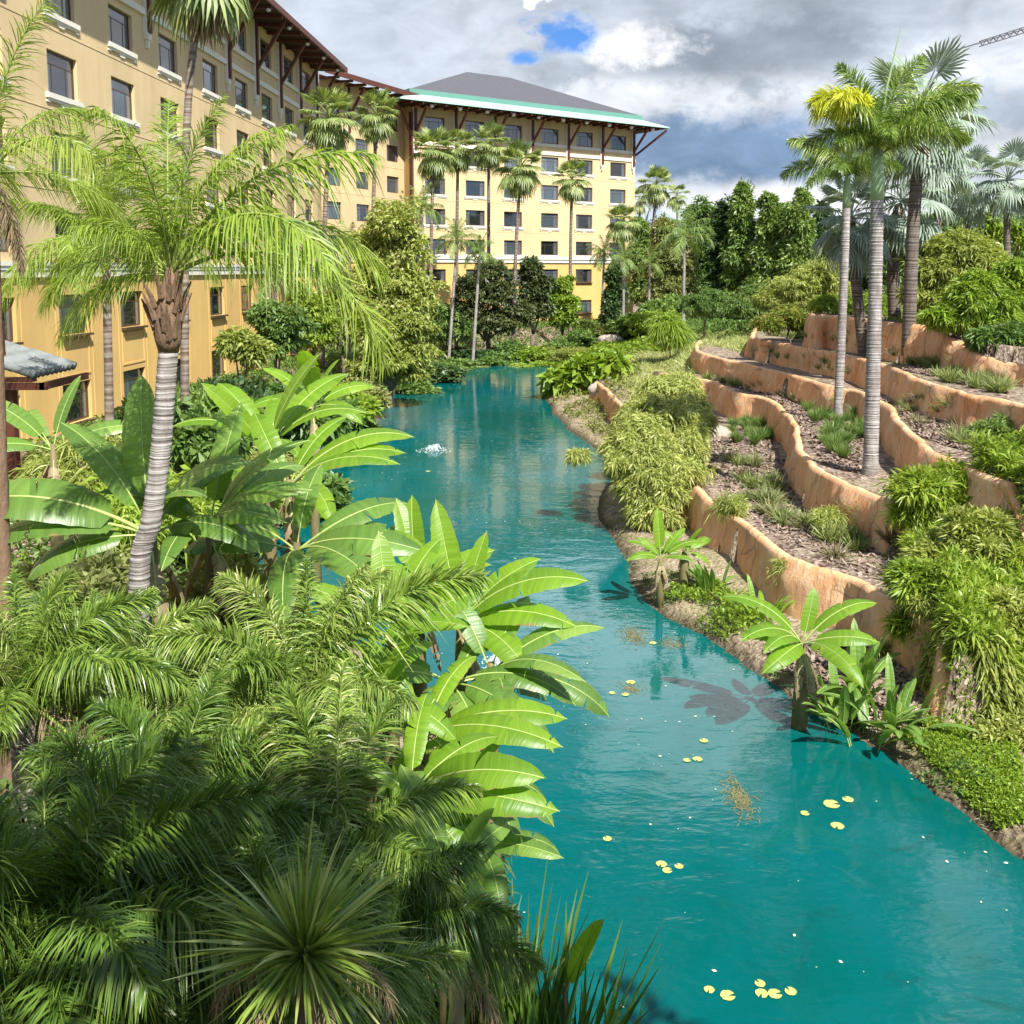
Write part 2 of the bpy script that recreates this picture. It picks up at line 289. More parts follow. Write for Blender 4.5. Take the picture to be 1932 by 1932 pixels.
def watermat():
    m, nt, out = newmat('dyed_pond_water')
    v = objcoord(nt)
    n1 = tnoise(nt, objcoord(nt, (1, 0.7, 1)), 0.16, 5, 0.6, 1.2); n2 = tnoise(nt, v, 0.9, 7, 0.65, 1.6)
    c = mixc(nt, ramp(nt, n1, [(0.35, 0.0), (0.65, 1.0)]), (0.0008, 0.108, 0.092), (0.001, 0.155, 0.168))
    c = mixc(nt, ramp(nt, n2, [(0.60, 0.0), (0.75, 0.35)]), c, (0.04, 0.18, 0.19))
    c = mixc(nt, ramp(nt, n2, [(0.27, 0.6), (0.42, 0.0)]), c, (0.006, 0.06, 0.05))
    w1 = tnoise(nt, objcoord(nt, (1, 1.6, 1)), 1.1, 3, 0.5, 0.4); w2 = tnoise(nt, objcoord(nt, (1, 2.2, 1)), 4.5, 3, 0.5, 0.3)
    calm = ramp(nt, tnoise(nt, v, 0.13, 3), [(0.38, 0.35), (0.62, 1.0)])
    h = mathn(nt, 'MULTIPLY', mathn(nt, 'ADD', w1, mathn(nt, 'MULTIPLY', w2, 0.22)), calm)
    b = bump(nt, h, 1.0, 0.019)
    p = prin(nt, None, c, 0.03, 0.5, b); p.inputs['IOR'].default_value = 1.34; p.inputs['Specular IOR Level'].default_value = 0.58
    # murky water: part of the light passes down to the bed, tinted by the dye
    tr = N(nt, 'ShaderNodeBsdfTransparent'); tr.inputs[0].default_value = (0.03, 0.62, 0.66, 1); mx = N(nt, 'ShaderNodeMixShader'); mx.inputs[0].default_value = 0.30
    L(nt, p.outputs[0], mx.inputs[1]); L(nt, tr.outputs[0], mx.inputs[2]); L(nt, mx.outputs[0], out.inputs[0])
    return m
M_water = watermat()
def glassmat(name, tint, rough=0.04):
    m, nt, out = newmat(name)
    tc = N(nt, 'ShaderNodeTexCoord'); oi = N(nt, 'ShaderNodeObjectInfo'); sp = N(nt, 'ShaderNodeSeparateXYZ'); L(nt, tc.outputs['Object'], sp.inputs[0])
    rnd = oi.outputs['Random']
    fold = N(nt, 'ShaderNodeTexNoise'); fold.noise_dimensions = '1D'; fold.inputs['Scale'].default_value = 7; L(nt, mathn(nt, 'ADD', sp.outputs[0], mathn(nt, 'MULTIPLY', rnd, 40)), fold.inputs['W'])
    edge = mathn(nt, 'GREATER_THAN', mathn(nt, 'ABSOLUTE', mathn(nt, 'ADD', sp.outputs[0], mathn(nt, 'MULTIPLY', mathn(nt, 'SUBTRACT', rnd, 0.5), 0.8))), mathn(nt, 'ADD', mathn(nt, 'MULTIPLY', rnd, 0.7), 0.35))
    cur = mixc(nt, fold.outputs['Fac'], tuple(x * .5 for x in (0.20, 0.22, 0.23)), (0.20, 0.22, 0.23))
    c = mixc(nt, mathn(nt, 'MULTIPLY', edge, 0.55), tuple(tint), cur)
    v = objcoord(nt)
    p = prin(nt, out, c, rough, 0.9, bump(nt, tnoise(nt, v, 1.2, 2), 0.08, 0.05)); p.inputs['IOR'].default_value = 1.7
    return m
M_glass = glassmat('dark_window_glass', (0.012, 0.015, 0.017))
M_glassb = glassmat('sky_tint_glass', (0.055, 0.075, 0.09), 0.06)  # paler blue-grey pane colour stands in for reflected sky
def roofmat(name, col):
    m, nt, out = newmat(name)
    v = objcoord(nt, (1, 1, 1))
    n = tnoise(nt, v, 2.2, 7, 0.7); n2 = tnoise(nt, objcoord(nt, (1, 1, 9)), 2.0, 3)
    c = mixc(nt, n, tuple(x * 0.75 for x in col), tuple(x * 1.25 for x in col))
    c = mixc(nt, 0.3, c, ramp(nt, n2, [(0.35, 0.7), (0.65, 1.0)]), 'MULTIPLY')
    prin(nt, out, c, 0.9, 0.15, bump(nt, n2, 0.3, 0.03)); return m
M_roof = roofmat('grey_shingle', (0.095, 0.095, 0.105))
M_roofr = roofmat('brown_shingle', (0.15, 0.09, 0.065))
M_splash = simple('white_foam', (0.8, 0.87, 0.88), 0.4, 0.5, 0.05)
M_pad = simple('yellow_lily_pad', (0.46, 0.46, 0.13), 0.5, 0.3, 0.55, 9)
M_petal = simple('floating_petal', (0.62, 0.64, 0.45), 0.6, 0.3, 0.3, 20)
M_weed = simple('pond_weed', (0.19, 0.17, 0.07), 0.8, 0.2, 0.5, 10)
M_chip = leafmat('mulch_chip', (0.12, 0.075, 0.055), (0.30, 0.22, 0.17), (0.48, 0.38, 0.31), 0.0, 0.9)

# ------------------------------------------------------------------ object helpers
def tag(o, label=None, cat=None, group=None, kind=None):
    if label: o['label'] = label
    if cat: o['category'] = cat
    if group: o['group'] = group
    if kind: o['kind'] = kind
    return o
def empty(name, loc=(0, 0, 0), rz=0, label=None, cat=None, group=None):
    o = bpy.data.objects.new(name, None); COL.objects.link(o); o.empty_display_size = 0.2
    o.location = loc; o.rotation_euler = (0, 0, rz); return tag(o, label, cat, group)
def put(name, me, parent=None, loc=(0, 0, 0), rot=(0, 0, 0), s=1.0):
    o = bpy.data.objects.new(name, me); COL.objects.link(o)
    o.location = loc; o.rotation_euler = rot; o.scale = (s, s, s) if isinstance(s, (int, float)) else s
    if parent is not None: o.parent = parent
    return o
def npmesh(name, V, F, mats, mi=None, smooth=False, uv=None):
    """V (n,3), F (m,k) array or list of arrays with k=3/4"""
    me = bpy.data.meshes.new(name)
    if not isinstance(F, list): F = [F]
    F = [np.asarray(f, dtype=np.int32) for f in F if len(f)]
    V = np.asarray(V, dtype=np.float32)
    me.vertices.add(len(V)); me.vertices.foreach_set('co', V.ravel())
    nl = sum(f.size for f in F); npoly = sum(len(f) for f in F)
    me.loops.add(nl); me.loops.foreach_set('vertex_index', np.concatenate([f.ravel() for f in F]))
    me.polygons.add(npoly)
    tot = np.concatenate([np.full(len(f), f.shape[1], dtype=np.int32) for f in F])
    st = np.concatenate([[0], np.cumsum(tot)[:-1]]).astype(np.int32)
    me.polygons.foreach_set('loop_start', st)
    if mi is not None: me.polygons.foreach_set('material_index', np.asarray(mi, dtype=np.int32))
    if smooth is True: me.polygons.foreach_set('use_smooth', np.ones(npoly, dtype=bool))
    elif smooth is not False: me.polygons.foreach_set('use_smooth', np.asarray(smooth, dtype=bool))
    if uv is not None:
        l = me.uv_layers.new(name='UVMap'); vi = np.concatenate([f.ravel() for f in F])
        l.data.foreach_set('uv', np.asarray(uv, dtype=np.float32)[vi].ravel())
    for m in (mats if isinstance(mats, (list, tuple)) else [mats]): me.materials.append(m)
    me.update(calc_edges=True); me.validate(); return me
class MB:
    """collects boxes, prisms and tubes into one mesh"""
    def __init__(s): s.V = []; s.F = []; s.mi = []; s.m = 0; s.sm = []; s.cs = False
    def add(s, V, F):
        n = len(s.V); s.V += [tuple(v) for v in V]
        for f in F: s.F.append(tuple(i + n for i in f)); s.mi.append(s.m); s.sm.append(s.cs)
    def frame(s, o, u, v, w, a, b, c):     # box spanned by o + a..b intervals along u, v, w
        (a0, a1), (b0, b1), (c0, c1) = a, b, c
        P = [o + u * x + v * y + w * z for z in (c0, c1) for y in (b0, b1) for x in (a0, a1)]
        s.add(P, [(0, 2, 3, 1), (4, 5, 7, 6), (0, 1, 5, 4), (2, 6, 7, 3), (0, 4, 6, 2), (1, 3, 7, 5)])
    def box(s, x0, x1, y0, y1, z0, z1):
        s.frame(Vector((0, 0, 0)), Vector((1, 0, 0)), Vector((0, 1, 0)), Vector((0, 0, 1)), (x0, x1), (y0, y1), (z0, z1))
    def bar(s, p, q, w, h=None):
        h = h or w; p = Vector(p); q = Vector(q); t = (q - p); l = t.length; t /= l
        up = Vector((0, 0, 1)) if abs(t.z) < 0.95 else Vector((1, 0, 0))
        sd = t.cross(up).normalized(); up = sd.cross(t)
        s.frame(p, t, sd, up, (0, l), (-w / 2, w / 2), (-h / 2, h / 2))
    def tube(s, pts, rad, n=8, cap=True):
        P = [Vector(p) for p in pts]; V = []; F = []
        for i, p in enumerate(P):
            t = (P[min(i + 1, len(P) - 1)] - P[max(i - 1, 0)]).normalized()
            a = Vector((1, 0, 0)) if abs(t.x) < 0.9 else Vector((0, 1, 0))
            u = t.cross(a).normalized(); v = t.cross(u); r = rad[i] if isinstance(rad, (list, tuple, np.ndarray)) else rad
            V += [p + (u * math.cos(2 * math.pi * k / n) + v * math.sin(2 * math.pi * k / n)) * r for k in range(n)]
        for i in range(len(P) - 1):
            for k in range(n):
                a = i * n + k; b = i * n + (k + 1) % n; F.append((a, b, b + n, a + n))
        if cap: F.append(tuple(range(n))[::-1]); F.append(tuple((len(P) - 1) * n + k for k in range(n)))
        s.add(V, F)
    def poly(s, P): s.add(P, [tuple(range(len(P)))])
    def mesh(s, name, mats, smooth=False):
        me = bpy.data.meshes.new(name); me.from_pydata(s.V, [], s.F)
        for m in (mats if isinstance(mats, (list, tuple)) else [mats]): me.materials.append(m)
        me.polygons.foreach_set('material_index', s.mi)
        me.polygons.foreach_set('use_smooth', [bool(smooth) or c for c in s.sm])
        me.update(); return me
    def build(s, name, mats, parent=None, smooth=False): return put(name, s.mesh(name, mats, smooth), parent)
def nrm(a): return a / (np.linalg.norm(a, axis=-1, keepdims=True) + 1e-9)

# ------------------------------------------------------------------ pond, terraces and ground
def cr(pts, n=8):      # Catmull-Rom through points
    P = [np.array(p, dtype=float) for p in pts]; P = [2 * P[0] - P[1]] + P + [2 * P[-1] - P[-2]]; out = []
    for i in range(1, len(P) - 2):
        for k in range(n):
            t = k / n; a, b, c, d = P[i - 1:i + 3]
            out.append(0.5 * (2 * b + (c - a) * t + (2 * a - 5 * b + 4 * c - d) * t * t + (3 * b - a - 3 * c + d) * t ** 3))
    out.append(P[-2]); return np.array(out)
shore_px = [(2050, 1760), (1890, 1592), (1800, 1522), (1690, 1435), (1600, 1385), (1530, 1345), (1450, 1285), (1360, 1222), (1230, 1145), (1165, 1040), (1130, 960), (1150, 890), (1110, 840), (1060, 800), (1032, 760), (1024, 722), (1050, 695), (1105, 668),
            (1040, 661), (960, 657), (900, 662), (850, 674), (810, 695), (770, 725), (700, 752), (640, 775), (590, 815), (560, 870), (500, 960), (470, 1030), (490, 1110), (600, 1180), (760, 1270), (880, 1400), (925, 1560), (940, 1700), (960, 1850), (1000, 2050), (1060, 2400)]
shore = [tuple(G(x, y, 0).xy) for x, y in shore_px]
shore = cr(shore, 4)
rs = np.random.RandomState(3)
shore[1:-1] += (rs.rand(len(shore) - 2, 2) - 0.5) * 0.25
pond = np.vstack([shore, [[-4, 1.0], [30, 1.0], [34, 6]]])
WALLS = [  # top line in the picture (px, py, z of the top), floor z behind it
    dict(z=1.55, base=0.3, pts=[(1122, 716), (1150, 738), (1195, 790), (1262, 858), (1310, 909), (1348, 952), (1391, 976), (1439, 1009), (1486, 1043), (1543, 1067), (1610, 1090), (1663, 1119), (1725, 1150), (1765, 1180), (1790, 1215), (1795, 1240)]),
    dict(z=2.65, base=1.35, pts=[(1230, 700), (1300, 711), (1348, 719), (1386, 738), (1429, 747), (1457, 755), (1481, 774), (1500, 798), (1507, 830), (1511, 849), (1535, 877), (1565, 896), (1598, 912), (1633, 924), (1668, 940), (1692, 952), (1740, 950), (1850, 985)]),
    dict(z=3.65, base=2.4, pts=[(1322, 640), (1314, 652), (1320, 662), (1362, 676), (1410, 685), (1434, 692), (1469, 699), (1504, 708), (1539, 718), (1575, 727), (1600, 732), (1612, 734), (1633, 741), (1657, 755), (1682, 765), (1690, 782), (1704, 802), (1727, 823), (1750, 842), (1774, 856), (1800, 865), (1840, 885), (1950, 930)]),
    dict(z=4.6, base=3.4, pts=[(1440, 610), (1424, 622), (1421, 634), (1434, 640), (1469, 646), (1504, 652), (1539, 658), (1575, 665), (1598, 670), (1631, 676), (1668, 687), (1692, 694), (1727, 711), (1762, 723), (1797, 732), (1832, 744), (1856, 747), (1890, 753), (1990, 775)]),
    dict(z=6.0, base=4.35, pts=[(1560, 570), (1538, 580), (1535, 594), (1555, 594), (1575, 595), (1603, 598), (1633, 601), (1664, 605), (1692, 609), (1727, 612), (1762, 619, 5.9), (1781, 629, 5.8), (1800, 638, 5.7), (1818, 645, 5.6), (1832, 657, 5.45), (1851, 667, 5.35), (1890, 680, 5.2), (1990, 700, 5.1)]),
]
for w in WALLS:
    q = [G(p[0], p[1], p[2] if len(p) > 2 else w['z']) for p in w['pts']]
    w['line'] = cr([tuple(v) for v in q], 6)
def inside(poly, X, Y):
    c = np.zeros(X.shape, dtype=bool); n = len(poly); j = n - 1
    for i in range(n):
        xi, yi = poly[i]; xj, yj = poly[j]
        k = ((yi > Y) != (yj > Y))
        c ^= k & (X < (xj - xi) * (Y - yi) / (yj - yi + 1e-12) + xi); j = i
    return c
def pdist(poly, X, Y, closed=True):
    d = np.full(X.shape, 1e9); n = len(poly)
    for i in range(n if closed else n - 1):
        a = poly[i]; b = poly[(i + 1) % n]; ab = b - a; l2 = (ab ** 2).sum() + 1e-12
        t = np.clip(((X - a[0]) * ab[0] + (Y - a[1]) * ab[1]) / l2, 0, 1)
        d = np.minimum(d, np.hypot(X - a[0] - t * ab[0], Y - a[1] - t * ab[1]))
    return d
def sm(x, a, b):
    t = np.clip((x - a) / (b - a), 0, 1); return t * t * (3 - 2 * t)
for w in WALLS:
    l = w['line'][:, :2]; a = l[0]; b = l[-1]
    w['poly'] = np.vstack([l, [[60, b[1] - 2], [90, 60], [90, 140], [a[0] + 14, 140], [a[0] + 3.5, a[1] + 20]]])
def vnoise(X, Y, s, seed):
    r = np.random.RandomState(seed); g = r.rand(64, 64); x = X / s; y = Y / s
    xi = np.floor(x).astype(int); yi = np.floor(y).astype(int); fx = x - xi; fy = y - yi
    fx = fx * fx * (3 - 2 * fx); fy = fy * fy * (3 - 2 * fy)
    a = g[xi % 64, yi % 64]; b = g[(xi + 1) % 64, yi % 64]; c = g[xi % 64, (yi + 1) % 64]; d = g[(xi + 1) % 64, (yi + 1) % 64]
    return (a * (1 - fx) + b * fx) * (1 - fy) + (c * (1 - fx) + d * fx) * fy - 0.5
def height(X, Y):
    X = np.asarray(X, dtype=float); Y = np.asarray(Y, dtype=float)
    ins = inside(pond, X, Y); d = pdist(pond, X, Y)
    right = sm(X - (Y * 0.02 + 0.5), -1, 3) * (Y < 75)
    top = 1.5 * (1 - right) + 0.45 * right
    top = top + sm(Y, 80, 100) * 0.5
    z = np.where(ins, -0.05 - 0.9 * sm(d, 0, 1.5), 0.28 * sm(d, 0, 0.5) + (top - 0.28) * sm(d, 0.3, 3.5))
    z = z + np.where(ins, 0, vnoise(X, Y, 0.9, 1) * 0.10 * sm(d, 0, 1)) + np.where(ins, 0, vnoise(X, Y, 3, 2) * 0.25 * sm(d, 1, 4))
    for k, w in enumerate(WALLS):
        p = w['poly']; m = inside(p, X, Y) & ~ins
        wl = w['line']; 
        dz = pdist(wl[:, :2], X, Y, False)
        far = sm(Y, 60, 95)
        edge = pdist(np.vstack([p[len(wl) - 1:], p[:1]]), X, Y, False)      # distance to the unwalled sides: slopes instead of a step
        zt = np.full(X.shape, w['z'] - 0.06) + vnoise(X, Y, 1.1, 5) * 0.08
        if k == 4:
            near = np.clip((X - 13.0) / 6.0, 0, 1) * (Y < 36); zt = zt - 0.7 * near + sm(dz, 2, 14) * 0.9 + sm(dz, 12, 60) * 0.5
        zt = zt - far * (zt - 2.6)
        f = np.where(dz < 0.9, 1.0, sm(edge, -0.2, 2.5))
        z = np.where(m, np.maximum(z, z + (zt - z) * f), z)
    return z
def axis(segs):
    out = [segs[0][0]]
    for a, b, st in segs:
        n = max(1, round((b - a) / st)); out += list(np.linspace(a, b, n + 1)[1:])
    return np.array(out)
gx = axis([(-3000, -300, 900), (-300, -60, 40), (-60, -24, 4), (-24, 0, 0.6), (0, 22, 0.22), (22, 36, 0.6), (36, 90, 4), (90, 300, 42), (300, 3000, 900)])
gy = axis([(-400, -40, 90), (-40, 2, 6), (2, 14, 0.5), (14, 50, 0.24), (50, 110, 0.8), (110, 160, 4), (160, 500, 60), (500, 5000, 1500)])
GX, GY = np.meshgrid(gx, gy, indexing='ij')
GZ = height(GX.ravel(), GY.ravel()).reshape(GX.shape)
nx, ny = GX.shape
idx = np.arange(nx * ny).reshape(nx, ny)
F = np.stack([idx[:-1, :-1], idx[1:, :-1], idx[1:, 1:], idx[:-1, 1:]], -1).reshape(-1, 4)
tag(put('ground', npmesh('ground', np.stack([GX, GY, GZ], -1).reshape(-1, 3), F, M_ground, smooth=True)), kind='structure')
def H(x, y):       # terrain height by bilinear lookup
    i = min(max(np.searchsorted(gx, x) - 1, 0), nx - 2); j = min(max(np.searchsorted(gy, y) - 1, 0), ny - 2)
    u = (x - gx[i]) / (gx[i + 1] - gx[i]); v = (y - gy[j]) / (gy[j + 1] - gy[j])
    return float((GZ[i, j] * (1 - u) + GZ[i + 1, j] * u) * (1 - v) + (GZ[i, j + 1] * (1 - u) + GZ[i + 1, j + 1] * u) * v)
def HV(x, y):
    i = np.clip(np.searchsorted(gx, x) - 1, 0, nx - 2); j = np.clip(np.searchsorted(gy, y) - 1, 0, ny - 2)
    u = (x - gx[i]) / (gx[i + 1] - gx[i]); v = (y - gy[j]) / (gy[j + 1] - gy[j])
    return (GZ[i, j] * (1 - u) + GZ[i + 1, j] * u) * (1 - v) + (GZ[i, j + 1] * (1 - u) + GZ[i + 1, j + 1] * u) * v
def on(px, py, z0=1.0):    # where the sight line through a picture point meets the ground
    d = ray(px, py); t = 3.0; c = Vector((0, 0, CAMZ))
    while t < 400:
        p = c + d * t
        if p.z < H(p.x, p.y): break
        t += 0.1 if t < 60 else 0.4
    return p
wx = pond[:, 0]; wy = pond[:, 1]
tag(put('water', npmesh('water', [(-22, 0.5, 0), (36, 0.5, 0), (36, 104, 0), (-22, 104, 0)], np.array([[0, 1, 2, 3]]), M_water)), kind='structure')

# carved retaining walls, one object each
wlabels = ['lowest orange carved retaining wall curving above the pond bank',
           'second orange retaining wall from the water, with the grey stained S bend',
           'third orange retaining wall, behind the two pale palm trunks',
           'fourth orange retaining wall, long low curve below the top wall',
           'topmost and tallest orange retaining wall below the trees']
def wall_obj(w, label, seed):
    ln = w['line']; seg = np.linalg.norm(np.diff(ln[:, :2], axis=0), axis=1); s = np.concatenate([[0], np.cumsum(seg)])
    n = int(s[-1] / 0.10); q = np.linspace(0, s[-1], n)
    P = np.stack([np.interp(q, s, ln[:, i]) for i in range(3)], 1)
    k = np.ones(5) / 5
    for i in range(3):
        pp_ = np.pad(P[:, i], 2, mode='edge'); P[:, i] = np.convolve(pp_, k, 'valid')
    T = np.gradient(P[:, :2], axis=0); T /= np.linalg.norm(T, axis=1, keepdims=True) + 1e-9
    Nn = np.stack([T[:, 1], -T[:, 0]], 1)       # towards the pond
    gx_, gy_ = P[:, 0], P[:, 1]
    prof = [(0.34, 0.0), (0.31, 0.12), (0.29, 0.25), (0.26, 0.4), (0.24, 0.55), (0.20, 0.7), (0.16, 0.82), (0.13, 0.93), (0.08, 0.985), (0.0, 1.0), (-0.08, 0.985), (-0.12, 0.93), (-0.13, 0.5)]
    endt = np.clip(np.minimum(q, q[-1] - q) / 0.9, 0, 1) ** .5
    rr = np.random.RandomState(seed); V = []
    folds = 0.07 * np.sin(q * 0.9 + rr.rand() * 6) + 0.05 * np.sin(q * 2.3 + rr.rand() * 6)
    crk = np.zeros(n)
    for c_ in np.arange(rr.uniform(.8, 2), q[-1], 2.4): crk -= rr.uniform(.02, .09) * np.exp(-((q - c_ - rr.uniform(-.9, .9)) / rr.uniform(.06, .2)) ** 2)
    folds = folds + crk
    for a, h in prof:
        zb = np.full(n, w['base'] - 0.35); zt = P[:, 2]
        z = zb + (zt - zb) * h * endt
        off = a + (folds + vnoise(q + seed * 7, np.full(n, h * 3.0), 0.7, seed) * 0.13 + vnoise(q, np.full(n, h * 5.0), 0.28, seed + 9) * 0.07) * (1.0 if h < 0.9 else 0.35) * (1 if a > -0.1 else 0.3)
        z = z + (vnoise(q, np.full(n, 1.0), 2.5, seed + 3) * 0.07 + vnoise(q, np.full(n, 1.0), 0.4, seed + 4) * 0.04) * h
        V.append(np.stack([P[:, 0] + Nn[:, 0] * off, P[:, 1] + Nn[:, 1] * off, z], 1))
    V = np.stack(V, 0); m = len(prof); id_ = np.arange(m * n).reshape(m, n)
    F = np.stack([id_[:-1, :-1], id_[:-1, 1:], id_[1:, 1:], id_[1:, :-1]], -1).reshape(-1, 4)
    o = put('retaining_wall', npmesh('retaining_wall', V.reshape(-1, 3), F, M_terr, smooth=True))
    tag(o, label, 'retaining wall', 'carved orange retaining walls stepping up the hill')
for i, w in enumerate(WALLS): wall_obj(w, wlabels[i], 11 + i)

# ------------------------------------------------------------------ hotel buildings
Z = Vector((0, 0, 1))
def window_assets(w, h, style):
    """meshes for one window set into its opening: frame, pane, mullion, curtain"""
    f = MB(); t = 0.09
    f.box(-w / 2, w / 2, -0.03, 0.06, 0, t); f.box(-w / 2, w / 2, -0.03, 0.06, h - t, h)
    f.box(-w / 2, -w / 2 + t, -0.03, 0.06, t, h - t); f.box(w / 2 - t, w / 2, -0.03, 0.06, t, h - t)
    g = MB(); g.box(-w / 2 + t, w / 2 - t, 0.0, 0.02, t, h - t)
    m = MB()
    if style != 'plain':
        m.box(-w / 2 + t, w / 2 - t, -0.018, 0.035, h * 0.70, h * 0.70 + 0.045)
        for x in (-w * 0.24, w * 0.24): m.box(x - 0.02, x + 0.02, -0.014, 0.03, t, h * 0.70)
    else:
        m.box(w * 0.16, w * 0.16 + 0.05, -0.018, 0.035, t, h - t)
    return f.mesh('frame', M_frame), g.mesh('pane', M_glass), g.mesh('pane', M_glassb), m.mesh('mullion', M_frame)
def sill_mesh(w):
    m = MB()
    m.box(-w / 2 - 0.22, w / 2 + 0.22, -0.12, 0.002, -0.20, 0.0)
    m.box(-w / 2 - 0.10, w / 2 + 0.10, -0.07, 0.002, -0.30, -0.2)
    for a, b, z in ((-0.32, 0.32, -0.37), (-0.2, 0.2, -0.43)): m.box(a, b, -0.05, 0.002, z, z + 0.07)
    for s in (-1, 1): m.box(s * (w / 2 + 0.1) - 0.12, s * (w / 2 + 0.1) + 0.12, -0.06, 0.002, -0.36, -0.3)
    return m.mesh('sill', M_trim)
WC = {}
rw = random.Random(5)
def facade(b, A, B, z0, z1, cols, rows, wd, rec=0.22, split=None, style='grid', skyp=0.3, sills=True, border=True):
    """wall from A to B with real openings; cols = centre distances; rows = (sill z, height, has sill trim)"""
    A = Vector((A[0], A[1], 0)); B = Vector((B[0], B[1], 0)); u = (B - A).normalized(); Lw = (B - A).length
    nout = Vector((u.y, -u.x, 0)); rz = math.atan2(u.y, u.x)
    if split is None: split = z0
    xs = sorted({0.0, Lw} | {c + s * wd / 2 for c in cols for s in (-1, 1)})
    zs = sorted({z0, z1, split} | {z for r in rows for z in (r[0], r[0] + r[1])})
    up, lo = MB(), MB()
    for i in range(len(xs) - 1):
        for j in range(len(zs) - 1):
            xm = (xs[i] + xs[i + 1]) / 2; zm = (zs[j] + zs[j + 1]) / 2
            if any(abs(xm - c) < wd / 2 for c in cols) and any(r[0] < zm < r[0] + r[1] for r in rows): continue
            m = lo if zm < split else up
            P = [A + u * x + Z * z for x, z in ((xs[i], zs[j]), (xs[i + 1], zs[j]), (xs[i + 1], zs[j + 1]), (xs[i], zs[j + 1]))]
            m.poly(P)
    for c in cols:
        for r in rows:
            m = lo if r[0] < split else up; a, bb, za, zb = c - wd / 2, c + wd / 2, r[0], r[0] + r[1]; o = A - nout * 0; k = -nout * rec
            C = [A + u * a + Z * za, A + u * bb + Z * za, A + u * bb + Z * zb, A + u * a + Z * zb]
            for q in range(4): m.poly([C[q], C[q] + k, C[(q + 1) % 4] + k, C[(q + 1) % 4]])
    if up.V: up.build('wall', M_wall, b)
    if lo.V: lo.build('lower_wall', M_wallb, b)
    # fine expansion joints in the stucco, as thin recessed-looking strips proud of the wall
    j = MB()
    for r in rows[2:] if len(rows) > 3 else []:
        j.frame(A, u, nout, Z, (0, Lw), (0.0, 0.018), (r[0] - 0.62, r[0] - 0.59))
    if j.V: j.build('stucco_joint', M_wall, b)
    sm_ = sill_mesh(wd)
    for c in cols:
        for ri, r in enumerate(rows):
            key = (wd, round(r[1], 2), style)
            if key not in WC: WC[key] = window_assets(wd, r[1], style)
            fr, pn, pb, mu = WC[key]
            p = A + u * c + Z * r[0] - nout * (rec - 0.04)
            w_ = put('window', fr, b, p, (0, 0, rz))
            put('pane', pb if rw.random() < skyp else pn, w_)
            put('mullion', mu, w_)
            if rw.random() < 0.5:
                cm = WC.get(('c', key))
                if cm is None:
                    q = MB(); n = 9
                    for k in range(n):
                        q.box(wd * (0.12 + 0.36 * k / n), wd * (0.12 + 0.36 * (k + 0.55) / n), 0.10, 0.14, 0.1, r[1] - 0.08)
                    cm = WC[('c', key)] = q.mesh('curtain', M_curtain)
            if r[2]: put('sill', sm_, b, A + u * c + Z * r[0] + nout * 0.003, (0, 0, rz))
            elif ri < 2:
                q = WC.get(('ls', wd))
                if q is None:
                    mb = MB(); mb.box(-wd / 2, wd / 2, -rec, 0.02, -0.09, 0.0); q = WC[('ls', wd)] = mb.mesh('sill', M_frame)
                put('sill', q, b, A + u * c + Z * r[0] + nout * 0.003 - nout * 0.0, (0, 0, rz))
    return A, u, nout, Lw
def band(b, A, u, n, x0, x1, z, h, d, name='cornice'):
    m = MB(); m.frame(A, u, n, Z, (x0, x1), (0.003, d), (z, z + h)); return m.build(name, M_trim, b)
def bracket(b, A, u, n, x, zb, zt, reach, zj):
    p = A + u * x
    m = MB(); m.frame(p, u, n, Z, (-0.13, 0.13), (0.02, 0.30), (zb, zt)); o = m.build('bracket_post', M_wood, b)
    m = MB(); m.bar(p + n * 0.2 + Z * zj, p + n * (reach - 0.25) + Z * (zt - 0.15), 0.2); m.build('brace', M_wood, b)
    m = MB(); m.frame(p, u, n, Z, (-0.26, -0.14), (0.004, 0.16), (zb - 0.15, zt)); m.frame(p, u, n, Z, (-0.22, 0.22), (0.004, 0.2), (zb - 0.32, zb - 0.02)); m.frame(p, u, n, Z, (-0.1, 0.1), (0.004, 0.16), (zb - 0.7, zb - 0.32))
    m.build('bracket_trim', M_trim, b)

# --- left wing
XL = lambda y: -19.7 + 0.0537 * y
wing = empty('hotel_wing', (XL(60), 60, 1.5), 0, 'long yellow hotel wing running back along the left side behind the palms', 'building')
def rel(root): return root.location
def attach(root):      # children were built in world coordinates: shift them to the root
    for o in COL.objects:
        if o.parent == root: o.location = Vector(o.location) - Vector(root.location)
A1 = (XL(27.5), 27.5); B1 = (XL(78.8), 78.8)
k19 = 19.7
cy = [34.0, 39.3, 44.6, 49.8, 55.6, 60.9, 66.0, 71.3, 76.2]
cosw = math.sqrt(1 + 0.0537 ** 2)
cols = [(y - 27.5) * cosw for y in cy]
rows = [(1.85, 1.6, 0), (5.4, 1.6, 0), (8.6, 1.65, 0), (11.65, 1.65, 1), (14.7, 1.65, 1), (17.75, 1.65, 1), (21.15, 1.75, 0)]
A, u, n, Lw = facade(wing, A1, B1, 0.5, 24.3, cols, rows, 2.3, split=7.7, skyp=0.22)
band(wing, A, u, n, -0.1, Lw, 7.7, 0.42, 0.12); band(wing, A, u, n, -0.1, Lw, 8.12, 0.16, 0.2); band(wing, A, u, n, -0.1, Lw, 7.98, 0.14, 0.16)
band(wing, A, u, n, 12, Lw, 19.75, 0.3, 0.14, 'trim_band'); band(wing, A, u, n, 12, Lw, 20.85, 0.28, 0.14, 'trim_band')
